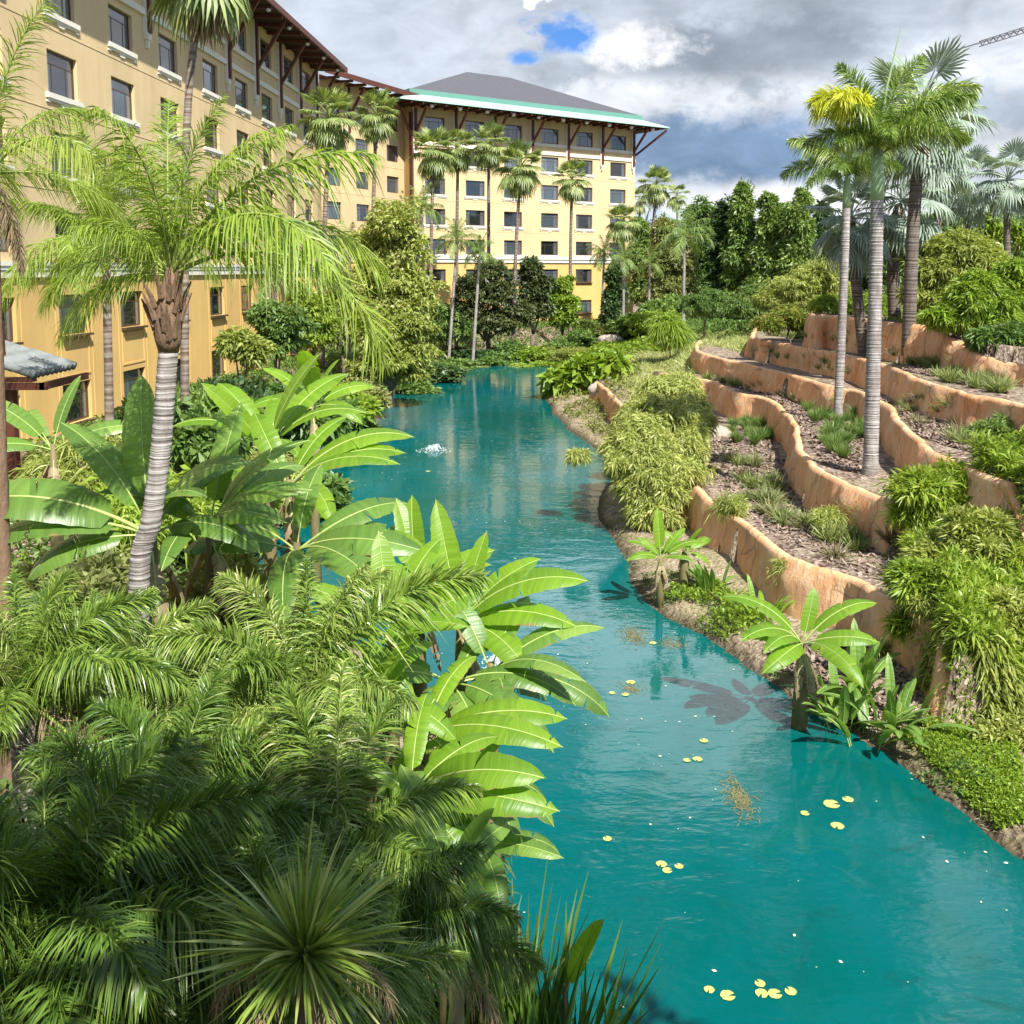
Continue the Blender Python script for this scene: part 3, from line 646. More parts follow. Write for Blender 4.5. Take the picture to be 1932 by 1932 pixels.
for c in cols:      # raised stucco panels between the two lower windows
    m = MB()
    for a, b_, z0, z1 in ((-1.15, 1.15, 3.72, 3.80), (-1.15, 1.15, 5.10, 5.18), (-1.15, -1.07, 3.80, 5.10), (1.07, 1.15, 3.80, 5.10)): m.frame(A + u * c, u, n, Z, (a, b_), (0.0, 0.03), (z0, z1))
    m.build('stucco_panel', M_wallb, wing)
    for s in (-1.45, 1.42):
        m = MB(); m.frame(A + u * c, u, n, Z, (s, s + 0.04), (0.0, 0.02), (0.5, 7.68)); m.build('stucco_joint', M_wallb, wing)
for i in range(3, len(cols)):
    bracket(wing, A, u, n, (cols[i - 1] + cols[i]) / 2, 19.0, 23.7, 2.3, 20.6)
bracket(wing, A, u, n, cols[-1] + 2.3, 19.0, 23.7, 2.3, 20.6)
def slab(P, t, name, mat, root, flip=False):
    m = MB(); Q = [Vector(p) for p in P]; m.add(Q + [q - Z * t for q in Q], [tuple(range(len(Q))), tuple(range(2 * len(Q) - 1, len(Q) - 1, -1))] + [(i, i + len(Q), (i + 1) % len(Q) + len(Q), (i + 1) % len(Q)) for i in range(len(Q))])
    return m.build(name, mat, root)
e0 = A + u * 8; e1 = A + u * (Lw + 0.6); ov = 2.35; ze = 23.75
slab([e0 + n * ov + Z * ze, e1 + n * ov + Z * ze, e1 - n * 9 + Z * (ze + 4.6), e0 - n * 9 + Z * (ze + 4.6)], 0.18, 'roof', M_roofr, wing)
slab([e0 + n * ov + Z * (ze - 0.22), e1 + n * ov + Z * (ze - 0.22), e1 + n * 0.002 + Z * (ze - 0.1), e0 + n * 0.002 + Z * (ze - 0.1)], 0.06, 'soffit', M_soffit, wing)
m = MB(); m.frame(e0, u, n, Z, (0, (e1 - e0).length), (ov, ov + 0.12), (ze - 0.32, ze + 0.04)); m.build('fascia', M_wood, wing)
for k in range(20):
    x = 8 + k * 2.2
    m = MB(); m.bar(A + u * x + n * 0.05 + Z * (ze - 0.30), A + u * x + n * ov + Z * (ze - 0.42), 0.14, 0.2); m.build('rafter', M_wood, wing)
    if k % 2: 
        m = MB(); c = A + u * x + n * (ov - 0.2) + Z * (ze - 0.55); m.tube([c - Z * 0.1, c - Z * 0.05, c + Z * 0.05, c + Z * 0.1], [0.05, 0.13, 0.13, 0.05], 8); m.build('eave_lamp', M_lampwhite, wing)
m = MB(); A0 = Vector((*B1, 0)); m.poly([A0 + Z * 0.5, Vector((-17.1, 88.9, 0.5)), Vector((-17.1, 88.9, 24.3)), A0 + Z * 24.3])
m.poly([Vector((*A1, 0.5)), Vector((*A1, 24.3)), Vector((-40, 27.5, 24.3)), Vector((-40, 27.5, 0.5))])
m.build('end_wall', M_wall, wing)
attach(wing)
# --- middle section set back in the corner
mid = empty('hotel_corner_section', (-13.5, 95, 2), 0, 'set back yellow hotel section between the left wing and the green eaved block', 'building')
A2 = (-17.1, 88.9); B2 = (-10.3, 102.2)
du = Vector((B2[0] - A2[0], B2[1] - A2[1])).normalized()
def hitcol(A, d, px):     # distance along a wall at a picture column
    k = (px - W0 / 2) / FPX / (math.cos(R(PITCH)))
    return (k * A[1] - A[0]) / (d[0] - k * d[1])
colm = [hitcol(A2, du, x) for x in (637, 690, 746)]
rows2 = [(3.0, 1.5, 0), (6.5, 1.5, 0), (9.55, 1.55, 0), (12.55, 1.6, 0), (15.6, 1.6, 0), (18.65, 1.6, 0), (21.7, 1.6, 0)]
A, u, n, Lw = facade(mid, A2, B2, 1.0, 25.2, colm, rows2, 2.1, split=8.7, skyp=0.45)
band(mid, A, u, n, 0, Lw, 8.7, 0.6, 0.14)
for x in (colm[0] + 2.2, colm[1] + 2.2):
    m = MB(); m.frame(A + u * x, u, n, Z, (0, 0.05), (0.0, 0.03), (1, 25)); m.build('stucco_joint', M_wall, mid)
bracket(mid, A, u, n, colm[1] + 2.4, 20.6, 24.7, 2.2, 22.0); bracket(mid, A, u, n, colm[0] + 2.2, 20.6, 24.7, 2.2, 22.0)
ze = 25.2; e0 = A - u * 2; e1 = A + u * (Lw + 2)
slab([e0 + n * 2.2 + Z * ze, e1 + n * 2.2 + Z * ze, e1 - n * 8 + Z * (ze + 3.4), e0 - n * 8 + Z * (ze + 3.4)], 0.2, 'roof', M_roofr, mid)
m = MB(); m.frame(e0, u, n, Z, (0, (e1 - e0).length), (2.2, 2.34), (ze - 0.4, ze + 0.05)); m.build('fascia', M_wood, mid)
for k in range(8):
    m = MB(); m.bar(A + u * (k * 2) + n * 0.05 + Z * (ze - 0.35), A + u * (k * 2) + n * 2.2 + Z * (ze - 0.45), 0.16, 0.22); m.build('rafter', M_wood, mid)
attach(mid)
# --- main block
blk = empty('hotel_block', (2, 108, 2), 0, 'yellow hotel block beyond the pond with grey hipped roof and pale green eave', 'building')
ub = Vector((0.823, 0.568)).normalized()
A3 = (-9.96, 99.55); B3 = (A3[0] + ub.x * 29.6, A3[1] + ub.y * 29.6)
colb = [hitcol(A3, ub, x) for x in (824, 898, 968, 1036, 1100, 1162)]
A, u, n, Lw = facade(blk, A3, B3, 1.0, 24.5, colb, [(r[0], r[1], 1 if 2 <= i <= 5 else 0) for i, r in enumerate(rows2)], 2.35, split=8.7, skyp=0.5)
band(blk, A, u, n, -0.05, Lw + 0.1, 8.7, 0.36, 0.14); band(blk, A, u, n, -0.05, Lw + 0.15, 9.06, 0.26, 0.24)
band(blk, A, u, n, 0, Lw, 20.45, 0.36, 0.12, 'trim_band'); band(blk, A, u, n, 0, Lw, 21.35, 0.3, 0.12, 'trim_band')
br = [0.3] + [(a + b_) / 2 for a, b_ in zip(colb[:-1], colb[1:])] + [Lw - 0.35]
for x in br: bracket(blk, A, u, n, x, 19.9, 24.0, 2.7, 21.6)
m = MB(); m.bar(A + Z * 21.2, A + (-u * 1.0 + n * 0.6).normalized() * 3 + Z * 24.1, 0.24); m.build('brace', M_wood, blk)
m = MB(); C0 = A + u * Lw; m.bar(C0 + Z * 21.2, C0 + (u + n).normalized() * 3.6 + Z * 24.0, 0.24); m.build('brace', M_wood, blk)
m = MB(); m.bar(C0 + Z * 21.4 - n * 4, C0 + u * 2.5 - n * 4 + Z * 23.9, 0.24); m.build('brace', M_wood, blk)
m = MB(); m.frame(A - u * 0.03, u, n, Z, (-0.18, 0.0), (-0.3, 0.28), (9.3, 23.6)); m.build('bracket_post', M_wood, blk)
DP = 18.0
m = MB(); back = -n * DP
for p, q in ((A + u * Lw, A + u * Lw + back), (A + u * Lw + back, A + back), (A + back, A)):
    m.poly([p + Z * 1, q + Z * 1, q + Z * 24.5, p + Z * 24.5])
m.build('side_wall', M_wall, blk)
o = 2.8; zE = 24.35
O = [A - u * o + n * o, A + u * (Lw + o) + n * o, A + u * (Lw + o) - n * (DP + o), A - u * o - n * (DP + o)]
i_ = 0.55; zI = 25.25
I = [A - u * i_ + n * i_, A + u * (Lw + i_) + n * i_, A + u * (Lw + i_) - n * (DP + i_), A - u * i_ - n * (DP + i_)]
for a in range(4):
    b_ = (a + 1) % 4
    m = MB(); m.poly([O[a] + Z * zE, O[b_] + Z * zE, I[b_] + Z * zI, I[a] + Z * zI]); m.poly([O[b_] + Z * (zE - 0.12), O[a] + Z * (zE - 0.12), O[a] + Z * zE, O[b_] + Z * zE]); m.build('eave_apron', M_green, blk)
    m = MB(); m.poly([I[a] + Z * zI, I[b_] + Z * zI, I[b_] + Z * (zI + 0.5), I[a] + Z * (zI + 0.5)]); m.build('roof_kerb', M_dgreen, blk)
m = MB(); m.poly([q + Z * (zE - 0.13) for q in O][::-1]); m.build('soffit', M_soffit, blk)
ri = 9.0; zr = 32.6
Rg = [A + u * (0.5) - n * DP * 0.5, A + u * (Lw * 0.3) - n * DP * 0.5]
pk = D(885, 135, 108); pk2 = D(962, 147, 112)
t1 = (pk - A).dot(u); t2 = (pk2 - A).dot(u)
def along(px, py, y0):     # a ridge point: on the centre line of the block at a picture column
    c = A - n * DP / 2; k = hitcol((c.x, c.y), (u.x, u.y), px); q = c + u * k; return q + Z * (D(px, py, q.y).z)
R0 = along(884, 135, 0); R1 = along(962, 147, 0); zr = (R0.z + R1.z) / 2; R0.z = R1.z = zr
K = [q + Z * (zI + 0.45) for q in I]
m = MB(); m.add(K + [R0, R1], [(0, 1, 5, 4), (1, 2, 5), (2, 3, 4, 5), (3, 0, 4)]); m.build('roof', M_roof, blk)
for k in range(10):
    x = 1.0 + k * (Lw - 1) / 8.8
    if x > Lw + 2: break
    c = A + u * x + n * 2.25 + Z * (zE - 0.38)
    m = MB(); m.tube([c - Z * 0.18, c - Z * 0.1, c + Z * 0.1, c + Z * 0.18], [0.08, 0.22, 0.22, 0.08], 10); m.build('eave_lamp', M_lampwhite, blk, True)
for k in range(26):
    x = -1.5 + k * 1.3
    m = MB(); m.bar(A + u * x + n * 0.05 + Z * (zE - 0.24), A + u * x + n * 2.7 + Z * (zE - 0.26), 0.12, 0.18); m.build('rafter', M_wood, blk)
# small gable roof corner of the block behind on the right
slab([C0 + u * 0.5 - n * 5 + Z * 22.9, C0 + u * 4.2 - n * 5 + Z * 22.4, C0 + u * 4.2 - n * 9 + Z * 22.4, C0 + u * 0.5 - n * 9 + Z * 23.4], 0.25, 'lower_eave', M_soffit, blk)
attach(blk)
# --- hotel section behind the camera: the balcony the picture was taken from; shades the nearest plants
own = empty('hotel_balcony_section', (-16, -2.2, 0), 0, 'yellow hotel section with railed balcony behind the viewpoint', 'building')
m = MB(); m.box(-30, 20, -14, 0, 0, 10.4); m.build('wall', M_wall, own)
m = MB(); m.box(-30, 20.4, -14.5, 0.3, 10.4, 10.7); m.build('roof', M_roofr, own)
m = MB(); m.box(6, 16.4, 0, 1.0, 6.0, 6.2); m.build('balcony_floor', M_trim, own)
for k in range(12):
    m = MB(); m.box(-28 + k * 2.9, -26.2 + k * 2.9, 0.003, 0.05, 9.2, 10.8); m.build('window', M_frame, own)
# --- porch with tiled roof at the far left
pc = G(60, 880, 1.5)
por = empty('tiled_porch', (-14.9, 28.6, 1.5), 0, 'small porch with grey corrugated tile roof and red brown fascia at the far left', 'porch')
zt = 5.05
x1 = D(116, 695, 28.6).x
def pl(x, y, z): return Vector((x, y, z)) - por.location
for k in range(10):
    y = 27.3 + k * 0.28
    for j in range(5):
        m = MB(); x0 = x1 - 0.15 - 0.62 * j; zz = zt + 0.19 * j + (0.015 if j % 2 else 0)
        p = pl(x0, y, zz); q = pl(x0 - 0.66, y, zz + 0.225)
        m.tube([p, q], [0.13, 0.12], 8); m.build('roof_tile', M_tile, por, True)
m = MB(); m.frame(pl(x1 - 3.6, 27.2, zt - 0.42), Vector((1, 0, 0)), Vector((0, 1, 0)), Z, (0, 3.8), (0, 0.12), (0, 0.2)); m.frame(pl(x1 - 3.6, 27.2, zt - 0.2), Vector((1, 0, 0)), Vector((0, 1, 0)), Z, (0, 3.4), (0, 0.3), (0, 0.12)); m.frame(pl(x1, 27.2, zt - 0.42), Vector((1, 0, 0)), Vector((0, 1, 0)), Z, (0, 0.14), (0, 2.9), (0, 0.2)); m.build('fascia', M_wood, por)
m = MB(); m.frame(pl(x1 - 1.15, 27.45, 0.2), Vector((1, 0, 0)), Vector((0, 1, 0)), Z, (0, 0.26), (0, 0.26), (0, zt - 0.62)); m.build('post', M_wood, por)
m = MB(); m.frame(pl(x1 - 3.6, 27.9, 0.2), Vector((1, 0, 0)), Vector((0, 1, 0)), Z, (0, 2.6), (0, 0.1), (0, zt - 0.62)); m.build('wall', M_wallb, por)
m = MB(); m.frame(pl(x1 - 1.55, 27.6, 5.4), Vector((1, 0, 0)), Vector((0, 1, 0)), Z, (0, 0.3), (0, 0.3), (0.0, 1.1)); m.build('downpipe_box', M_wood, por)
# --- far things: pitched roof beyond the trees and a crane jib in the sky
fr = empty('distant_roof', D(1262, 400, 240), 0, 'blue grey pitched roof just showing above the far trees', 'building')
m = MB(); m.add([(-6, 0, -6), (9, 0, -6), (9, 10, -6), (-6, 10, -6), (-4, 3, 2.2), (3, 8, -1.6)], [(0, 1, 4), (1, 2, 5, 4), (2, 3, 5), (3, 0, 4, 5)]); m.build('roof', M_farroof, fr)
m = MB(); m.box(-5, 8, 1, 9, -32, -6); m.build('wall', M_trim, fr)
crn = empty('crane_jib', D(1885, 70, 300), 0, 'thin lattice arm of a crane reaching in from the right edge of the sky', 'crane')
c0 = crn.location; m = MB(); p0 = D(1795, 97, 300) - c0; p1 = D(1990, 38, 300) - c0
m.bar(p0, p1, 0.35); m.build('hoist_line', M_steel, crn)
q0 = D(1848, 84, 300) - c0; m = MB(); m.bar(q0 + Z * -0.6, p1 + Z * -1.0, 0.3); m.bar(q0 + Z * 0.9, p1 + Z * 0.8, 0.3)
nn = 22
for k in range(nn):
    a = q0.lerp(p1, k / nn) + Z * (-0.6 if k % 2 else 0.9); b_ = q0.lerp(p1, (k + 1) / nn) + Z * (0.9 if k % 2 else -0.8); m.bar(a, b_, 0.22)
m.build('lattice_arm', M_steel, crn)

# ------------------------------------------------------------------ plant builders
def ribbons(P, d, ln, hang, w, wv, steps=(0, .3, .65, 1.0), taper=(.55, 1, .8, .06), side=None, curl=0.0):
    """n blades starting at P along unit d; returns V, F. wv = unit width vectors"""
    n = len(P); S = len(steps); V = np.zeros((n, S, 2, 3)); ln = np.asarray(ln).reshape(-1, 1); hang = np.broadcast_to(np.asarray(hang, dtype=float).reshape(-1, 1), (n, 1)); w = np.broadcast_to(np.asarray(w, dtype=float).reshape(-1, 1), (n, 1))
    for i, s in enumerate(steps):
        c = P + d * ln * s; c = c.copy(); c[:, 2] -= (hang * ln)[:, 0] * s * s
        if side is not None: c += side * curl * ln * s * s
        V[:, i, 0] = c - wv * w * taper[i] / 2; V[:, i, 1] = c + wv * w * taper[i] / 2
    b = np.arange(n)[:, None] * (2 * S); F = []
    for i in range(S - 1):
        F.append(np.stack([b[:, 0] + 2 * i, b[:, 0] + 2 * i + 1, b[:, 0] + 2 * i + 3, b[:, 0] + 2 * i + 2], -1))
    return V.reshape(-1, 3), np.stack(F, 1).reshape(-1, 4)
def tube_np(P, rad, n=5):
    P = np.asarray(P, dtype=float); T = nrm(np.gradient(P, axis=0)); a = np.tile([0.0, 1.0, 0.0], (len(P), 1)); a[np.abs(T[:, 1]) > 0.9] = (1, 0, 0)
    u = nrm(np.cross(T, a)); v = np.cross(T, u); th = np.arange(n) * 2 * np.pi / n
    V = P[:, None] + (u[:, None] * np.cos(th)[None, :, None] + v[:, None] * np.sin(th)[None, :, None]) * np.asarray(rad).reshape(-1, 1, 1)
    i = np.arange(len(P) - 1)[:, None] * n; k = np.arange(n)[None, :]; k2 = (k + 1) % n
    F = np.stack([i + k, i + k2, i + n + k2, i + n + k], -1).reshape(-1, 4)
    return V.reshape(-1, 3), F
def joinparts(parts, name, mats):
    V = []; F = []; mi = []; o = 0
    for v, f, m in parts:
        V.append(v); F.append(np.asarray(f) + o); mi += [m] * len(f); o += len(v)
    return npmesh(name, np.vstack(V), np.vstack(F), mats, mi)
def curve2(L_, a0, a1, K=16, pw=1.2):
    t = np.linspace(0, 1, K); a = np.radians(a0 + (a1 - a0) * t ** pw); ds = L_ / (K - 1)
    x = np.concatenate([[0], np.cumsum(np.cos((a[1:] + a[:-1]) / 2) * ds)]); z = np.concatenate([[0], np.cumsum(np.sin((a[1:] + a[:-1]) / 2) * ds)])
    return t, np.stack([x, np.zeros(K), z], 1)
def frond(L_, a0, a1, n, ll, lw, plum, hang, seed, mat, rr=0.02, petiole=0.16, fwd=0.5, flat=True, mat2=None, tilt=0.0, up=0.0):
    r = np.random.RandomState(seed); t, C = curve2(L_, a0, a1)
    C[:, 1] += tilt * t ** 2 * L_
    ti = petiole + (1 - petiole) * (np.arange(n) + r.rand(n)) / n; ti = np.repeat(ti, 2); sd = np.tile([1.0, -1.0], n)
    B = np.stack([np.interp(ti, t, C[:, k]) for k in range(3)], 1); dC = np.gradient(C, axis=0)
    T = nrm(np.stack([np.interp(ti, t, dC[:, k]) for k in range(3)], 1)); S = np.tile([0.0, 1.0, 0.0], (2 * n, 1)); Nn = nrm(np.cross(T, S)); Nn[Nn[:, 2] < 0] *= -1
    phi = r.uniform(-plum, plum, 2 * n) + up; f = (fwd + 0.7 * ti) * r.uniform(.8, 1.2, 2 * n)
    d = nrm(S * (sd * np.cos(phi))[:, None] + Nn * np.sin(phi)[:, None] + T * f[:, None])
    s = np.clip((ti - petiole) / (1 - petiole), 0, 1)
    ln = ll * (0.35 + 0.65 * np.sin(np.pi * np.clip(s * 0.85 + 0.18, 0, 1)) ** 0.7) * r.uniform(.8, 1.15, 2 * n) * np.where(s > 0.93, .75, 1)
    wv = nrm(np.cross(np.cross(d, T), d) + (r.rand(2 * n, 3) - 0.5) * 0.9)
    wv = nrm(wv - d * (wv * d).sum(1, keepdims=True))
    V, F = ribbons(B, d, ln, hang * r.uniform(.5, 1.4, 2 * n), lw * r.uniform(.7, 1.15, 2 * n), wv)
    tv, tf = tube_np(C, rr * (1.25 - 1.1 * t), 5)
    return joinparts([(V, F, 0), (tv, tf, 1)], 'frond', [mat, mat2 or M_rachis])
def fanleaf(Lp, Rf, a0, n, spread, droop, seed, mat, mat2=None, pw=0.03, fold=0.06):
    r = np.random.RandomState(seed); t, C = curve2(Lp, a0, a0 - 28, 8)
    hub = C[-1]; a = R(a0 - 30); T = np.array([math.cos(a), 0, math.sin(a)]); S = np.array([0, 1.0, 0]); Nn = np.array([-math.sin(a), 0, math.cos(a)])
    if Nn[2] < 0: Nn = -Nn
    V = []; F = []; dl = R(spread) / n
    for i in range(n):
        th = -R(spread) + (2 * i + 1) * dl + r.uniform(-.15, .15) * dl; ln = Rf * (0.72 + 0.28 * math.cos(th * 0.8)) * r.uniform(.9, 1.06)
        def pt(ang, rad, h):
            d = T * math.cos(ang) + S * math.sin(ang); q = hub + d * rad + Nn * (h - 0.10 * Rf * math.sin(abs(ang)) * (rad / Rf)); q = q.copy()
            return q
        mid = 0.55 * ln; k = len(V)
        tip = pt(th + r.uniform(-.1, .1), ln * 0.98, 0); tip[2] -= droop * ln * r.uniform(.6, 1.4)
        m2 = pt(th, ln * 0.80, 0.01); m2[2] -= droop * ln * 0.35
        V += [hub + (T * math.cos(th) + S * math.sin(th)) * 0.02 * Rf, pt(th - dl * 1.0, mid, -fold * Rf * 0.5), pt(th, mid, fold * Rf * 0.5), pt(th + dl * 1.0, mid, -fold * Rf * 0.5),
              m2 - (S * math.cos(th) - T * math.sin(th)) * dl * ln * 0.42, m2 + (S * math.cos(th) - T * math.sin(th)) * dl * ln * 0.42, tip]
        F += [(k, k + 1, k + 2, k + 2), (k, k + 2, k + 3, k + 3), (k + 1, k + 4, k + 2, k + 2), (k + 2, k + 4, k + 5, k + 5), (k + 2, k + 5, k + 3, k + 3), (k + 4, k + 6, k + 5, k + 5)]
    F = np.array(F)[:, :3]
    tv, tf = tube_np(C, pw * (1.2 - 0.6 * t), 4)
    tri2 = np.vstack([tf[:, [0, 1, 2]], tf[:, [0, 2, 3]]])
    V = np.array(V); me = joinparts([(V, F, 0), (tv, tri2, 1)], 'leaf', [mat, mat2 or M_rachis]); return me
def trunk_mesh(pts, r0, r1, mat, n=12, rings=0, seed=0, bulge=0.0, name='trunk', seglen=None):
    P = cr(pts, 8); seg = np.linalg.norm(np.diff(P, axis=0), axis=1); s = np.concatenate([[0], np.cumsum(seg)]); Lt = s[-1]
    K = max(8, int(Lt / (seglen or (0.5 if not rings else Lt / rings / 3)))); q = np.linspace(0, Lt, K); P = np.stack([np.interp(q, s, P[:, k]) for k in range(3)], 1)
    t = q / Lt; rad = r0 + (r1 - r0) * t + bulge * np.exp(-(t / 0.06) ** 2)
    if rings: 
        ph = (q * rings / Lt + 0.35 * np.sin(q * 1.3)) % 1.0; rad = rad * (1 - 0.055 * (ph < 0.34))
    rr = np.random.RandomState(seed); rad = rad * (1 + (rr.rand(K) - 0.5) * 0.03)
    V, F = tube_np(P, rad, n); return npmesh(name, V, F, mat, smooth=True)
SEEDC = [100]
def nseed(): SEEDC[0] += 1; return SEEDC[0]
# leaf sets, meshes shared by every plant of a kind
def fan_set(Lp, Rf, mat, n=22, spread=115, droop=.25, dead=True, pw=0.02, mat2=None, fold=0.06):
    return dict(live=[[fanleaf(Lp, Rf, a, n, spread, dr, nseed(), mat, mat2, pw, fold) for _ in range(2)] for a, dr in ((85, .05), (62, .1), (38, .2), (12, .35), (-18, .45), (-42, .5))],
                dead=[fanleaf(Lp * .8, Rf * .8, a, 14, 70, .5, nseed(), M_dead, M_dead, pw) for a in (-60, -72)] if dead else [])
FAN = fan_set(0.95, 0.95, M_fan, 20, 115, .3, pw=.025)
SILV = fan_set(1.5, 1.35, M_silver, 26, 118, .12, False, 0.05, M_rachis_s, 0.05)
def palm_base(name, base, rz, label, cat, group, pts, r0, r1, mat, rings=0, n=10, bulge=0.0):
    b = Vector(base); p = empty(name, b, 0, label, cat, group)
    P = [tuple(Vector(q) - b) for q in pts]
    put('trunk', trunk_mesh([(P[0][0], P[0][1], P[0][2] - 0.4)] + P, r0, r1, mat, n, rings, nseed(), bulge), p); return p, Vector(P[-1])
def fan_palm(base, topp, rcrown, label, n=34, dead=7, r0=0.2, r1=0.13, mid=None, sets=None, leaf='leaf', group='tall fan palms in front of the hotel', tm=None, cat='palm tree', spr=1.0, seed=None):
    rnd = random.Random(seed or nseed()); base = Vector(base); topp = Vector(topp); sets = sets or FAN
    pts = [base] + ([Vector(mid)] if mid is not None else [base.lerp(topp, 0.5) + Vector((rnd.uniform(-.2, .2), 0, 0))]) + [topp]
    p, c = palm_base('fan_palm', base, 0, label, cat, group, pts, r0, r1, tm or M_trunk_fan, n=8)
    s = rcrown / 1.58
    for i in range(n):
        f = (i + .5) / n; k = min(5, int(f ** 0.85 * 6.2)); me = rnd.choice(sets['live'][k])
        put(leaf, me, p, c + Vector((0, 0, 0.35 * s * (1 - f))), (rnd.uniform(-.12, .12), rnd.uniform(-.12, .12), i * 2.39996 + rnd.uniform(-.3, .3)), s * rnd.uniform(.85, 1.12) * (1.0 if k < 5 else .9))
    for i in range(dead):
        put('dead_leaf', rnd.choice(sets['dead']), p, c - Vector((0, 0, 0.1 * s)), (0, 0, i * 2.4 + rnd.random()), s * rnd.uniform(.7, 1.05))
    return p
def feather_set(L_, n, ll, lw, plum, hang, mat, angs, rr=0.02, mat2=None, petiole=.16, fwd=.5, reps=1, **k):
    v = random.Random(9)
    return [[frond(L_ * v.uniform(.9, 1.1), a + v.uniform(-5, 5), b + v.uniform(-12, 12), n, ll * v.uniform(.85, 1.15), lw, plum, hang * v.uniform(.7, 1.4), nseed(), mat, rr, petiole, fwd, mat2=mat2, **k) for _ in range(reps)] for a, b in angs]
QSET = feather_set(3.3, 112, .66, .024, .75, .7, M_queen, ((88, 60), (76, 20), (62, -18), (48, -50), (30, -72), (8, -80)), .026, reps=1)
QFAR = feather_set(3.0, 44, .62, .05, .5, .75, M_queen_far, ((84, 50), (68, 0), (50, -40), (28, -70), (0, -82)), .03, reps=1)
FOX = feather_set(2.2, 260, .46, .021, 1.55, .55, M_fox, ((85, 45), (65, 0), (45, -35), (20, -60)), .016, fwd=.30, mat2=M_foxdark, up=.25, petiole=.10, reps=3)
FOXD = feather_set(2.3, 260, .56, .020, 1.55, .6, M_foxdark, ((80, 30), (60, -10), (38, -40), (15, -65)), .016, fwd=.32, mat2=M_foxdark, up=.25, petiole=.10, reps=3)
FOXY = [frond(2.7, 84, -30, 170, .72, .045, 1.5, .6, nseed(), M_yellow, .03, .48, .3)]
def feather_palm(base, topp, label, sets, n, s, r0, r1, tm, group='feather palms', rings=0, mid=None, name='feather_palm', shaft=0.0, seed=None, crown_lo=1.0, nseg=10, boots=False):
    rnd = random.Random(seed or nseed()); base = Vector(base); topp = Vector(topp)
    pts = [base] + ([Vector(q) for q in mid] if mid else [base.lerp(topp, 0.5)]) + [topp]
    p, c = palm_base(name, base, 0, label, 'palm tree', group, pts, r0, r1, tm, rings, nseg, bulge=r0 * .35)
    if shaft:
        d = (Vector(pts[-1]) - Vector(pts[-2])).normalized(); q = [c - d * 0.05, c + d * shaft * .25, c + d * shaft * .6, c + d * shaft]
        m = MB(); m.tube(q, [r1 * 1.04, r1 * 1.06, r1 * .98, r1 * .72], 12); m.build('crownshaft', M_shaft, p, True); c = c + d * shaft
    for i in range(n):
        f = (i + .5) / n; k = min(len(sets) - 1, int(f * crown_lo * len(sets))); me = rnd.choice(sets[k])
        put('frond', me, p, c, (rnd.uniform(-.1, .1), rnd.uniform(-.1, .1), i * 2.39996 + rnd.uniform(-.25, .25)), s * rnd.uniform(.85, 1.1))
    return p, c
# leafy crowns
def leafcloud(blobs, n, ll, lw, mat, seed, k=4, hang=.25, shell=.55, spread=.9, name='crown', up=0.2, mat_n=None):
    """n clusters of k leaves spread through ellipsoids (cx,cy,cz,rx,ry,rz)"""
    r = np.random.RandomState(seed); B = np.array(blobs, dtype=float); wgt = B[:, 3] * B[:, 4] + B[:, 4] * B[:, 5]; wgt /= wgt.sum()
    b = B[r.choice(len(B), n, p=wgt)]; d = nrm(r.randn(n, 3)); d[:, 2] = np.where((d[:, 2] < -.35) & (r.rand(n) < .7), -d[:, 2], d[:, 2])
    # leaves gather in sprays: a few dozen spray centres per blob, some standing proud of the outline
    ns = 26; sid = r.randint(0, ns, n); bid = (b[:, 0] * 7919 + b[:, 2] * 104729).astype(int) % 997
    g = np.random.RandomState(seed + 5); gd = nrm(g.randn(997, ns, 3)); gd[..., 2] = np.where(gd[..., 2] < -.45, -gd[..., 2], gd[..., 2]); gr = g.uniform(shell, 1.1, (997, ns)); gr[:, ::5] *= 1.22; gs = g.uniform(.16, .42, (997, ns))
    cd_ = gd[bid, sid]; off = r.randn(n, 3) * gs[bid, sid][:, None] * .62; off[:, 2] *= .75
    q_ = cd_ * gr[bid, sid][:, None] + off; fill = r.rand(n) < .22; q_ = np.where(fill[:, None], d * (shell + (1 - shell) * r.rand(n) ** .6)[:, None], q_)
    d = nrm(q_ * .6 + off * 1.6 + 1e-6); c = b[:, :3] + q_ * b[:, 3:]
    C = np.repeat(c, k, 0); D_ = np.repeat(d, k, 0); m = n * k
    e = nrm(D_ * .7 + nrm(r.randn(m, 3)) * spread + np.array([0, 0, up])); ln = ll * r.uniform(.6, 1.25, m)
    wv = nrm(np.cross(e, r.randn(m, 3) * .6 + np.array([0, 0, 1.0]) * .3 + D_ * .6))
    w = lw * r.uniform(.7, 1.2, m); V = np.zeros((m, 4, 3)); V[:, 0] = C
    mid = C + e * (ln * .5)[:, None]; mid[:, 2] -= ln * hang * .25; V[:, 1] = mid - wv * (w / 2)[:, None]; V[:, 3] = mid + wv * (w / 2)[:, None]
    V[:, 2] = C + e * ln[:, None]; V[:, 2, 2] -= ln * hang
    F = np.arange(m * 4).reshape(m, 4)
    return npmesh(name, V.reshape(-1, 3), F, mat)
def ballblobs(r, n, rx, ry, rz, br=.45, z0=0.0):
    out = [(0, 0, z0 + rz * .9, rx * .7, ry * .7, rz * .7)]
    for i in range(n):
        a = r.uniform(0, 2 * math.pi); q = r.uniform(.3, 1); e = r.uniform(-.2, 1.0)
        s = br * r.uniform(.7, 1.3); out.append((rx * q * math.cos(a) * .85, ry * q * math.sin(a) * .85, z0 + rz * (.95 + e * .8 * (1.15 - q)), rx * s, ry * s, rz * s * .8))
    return out
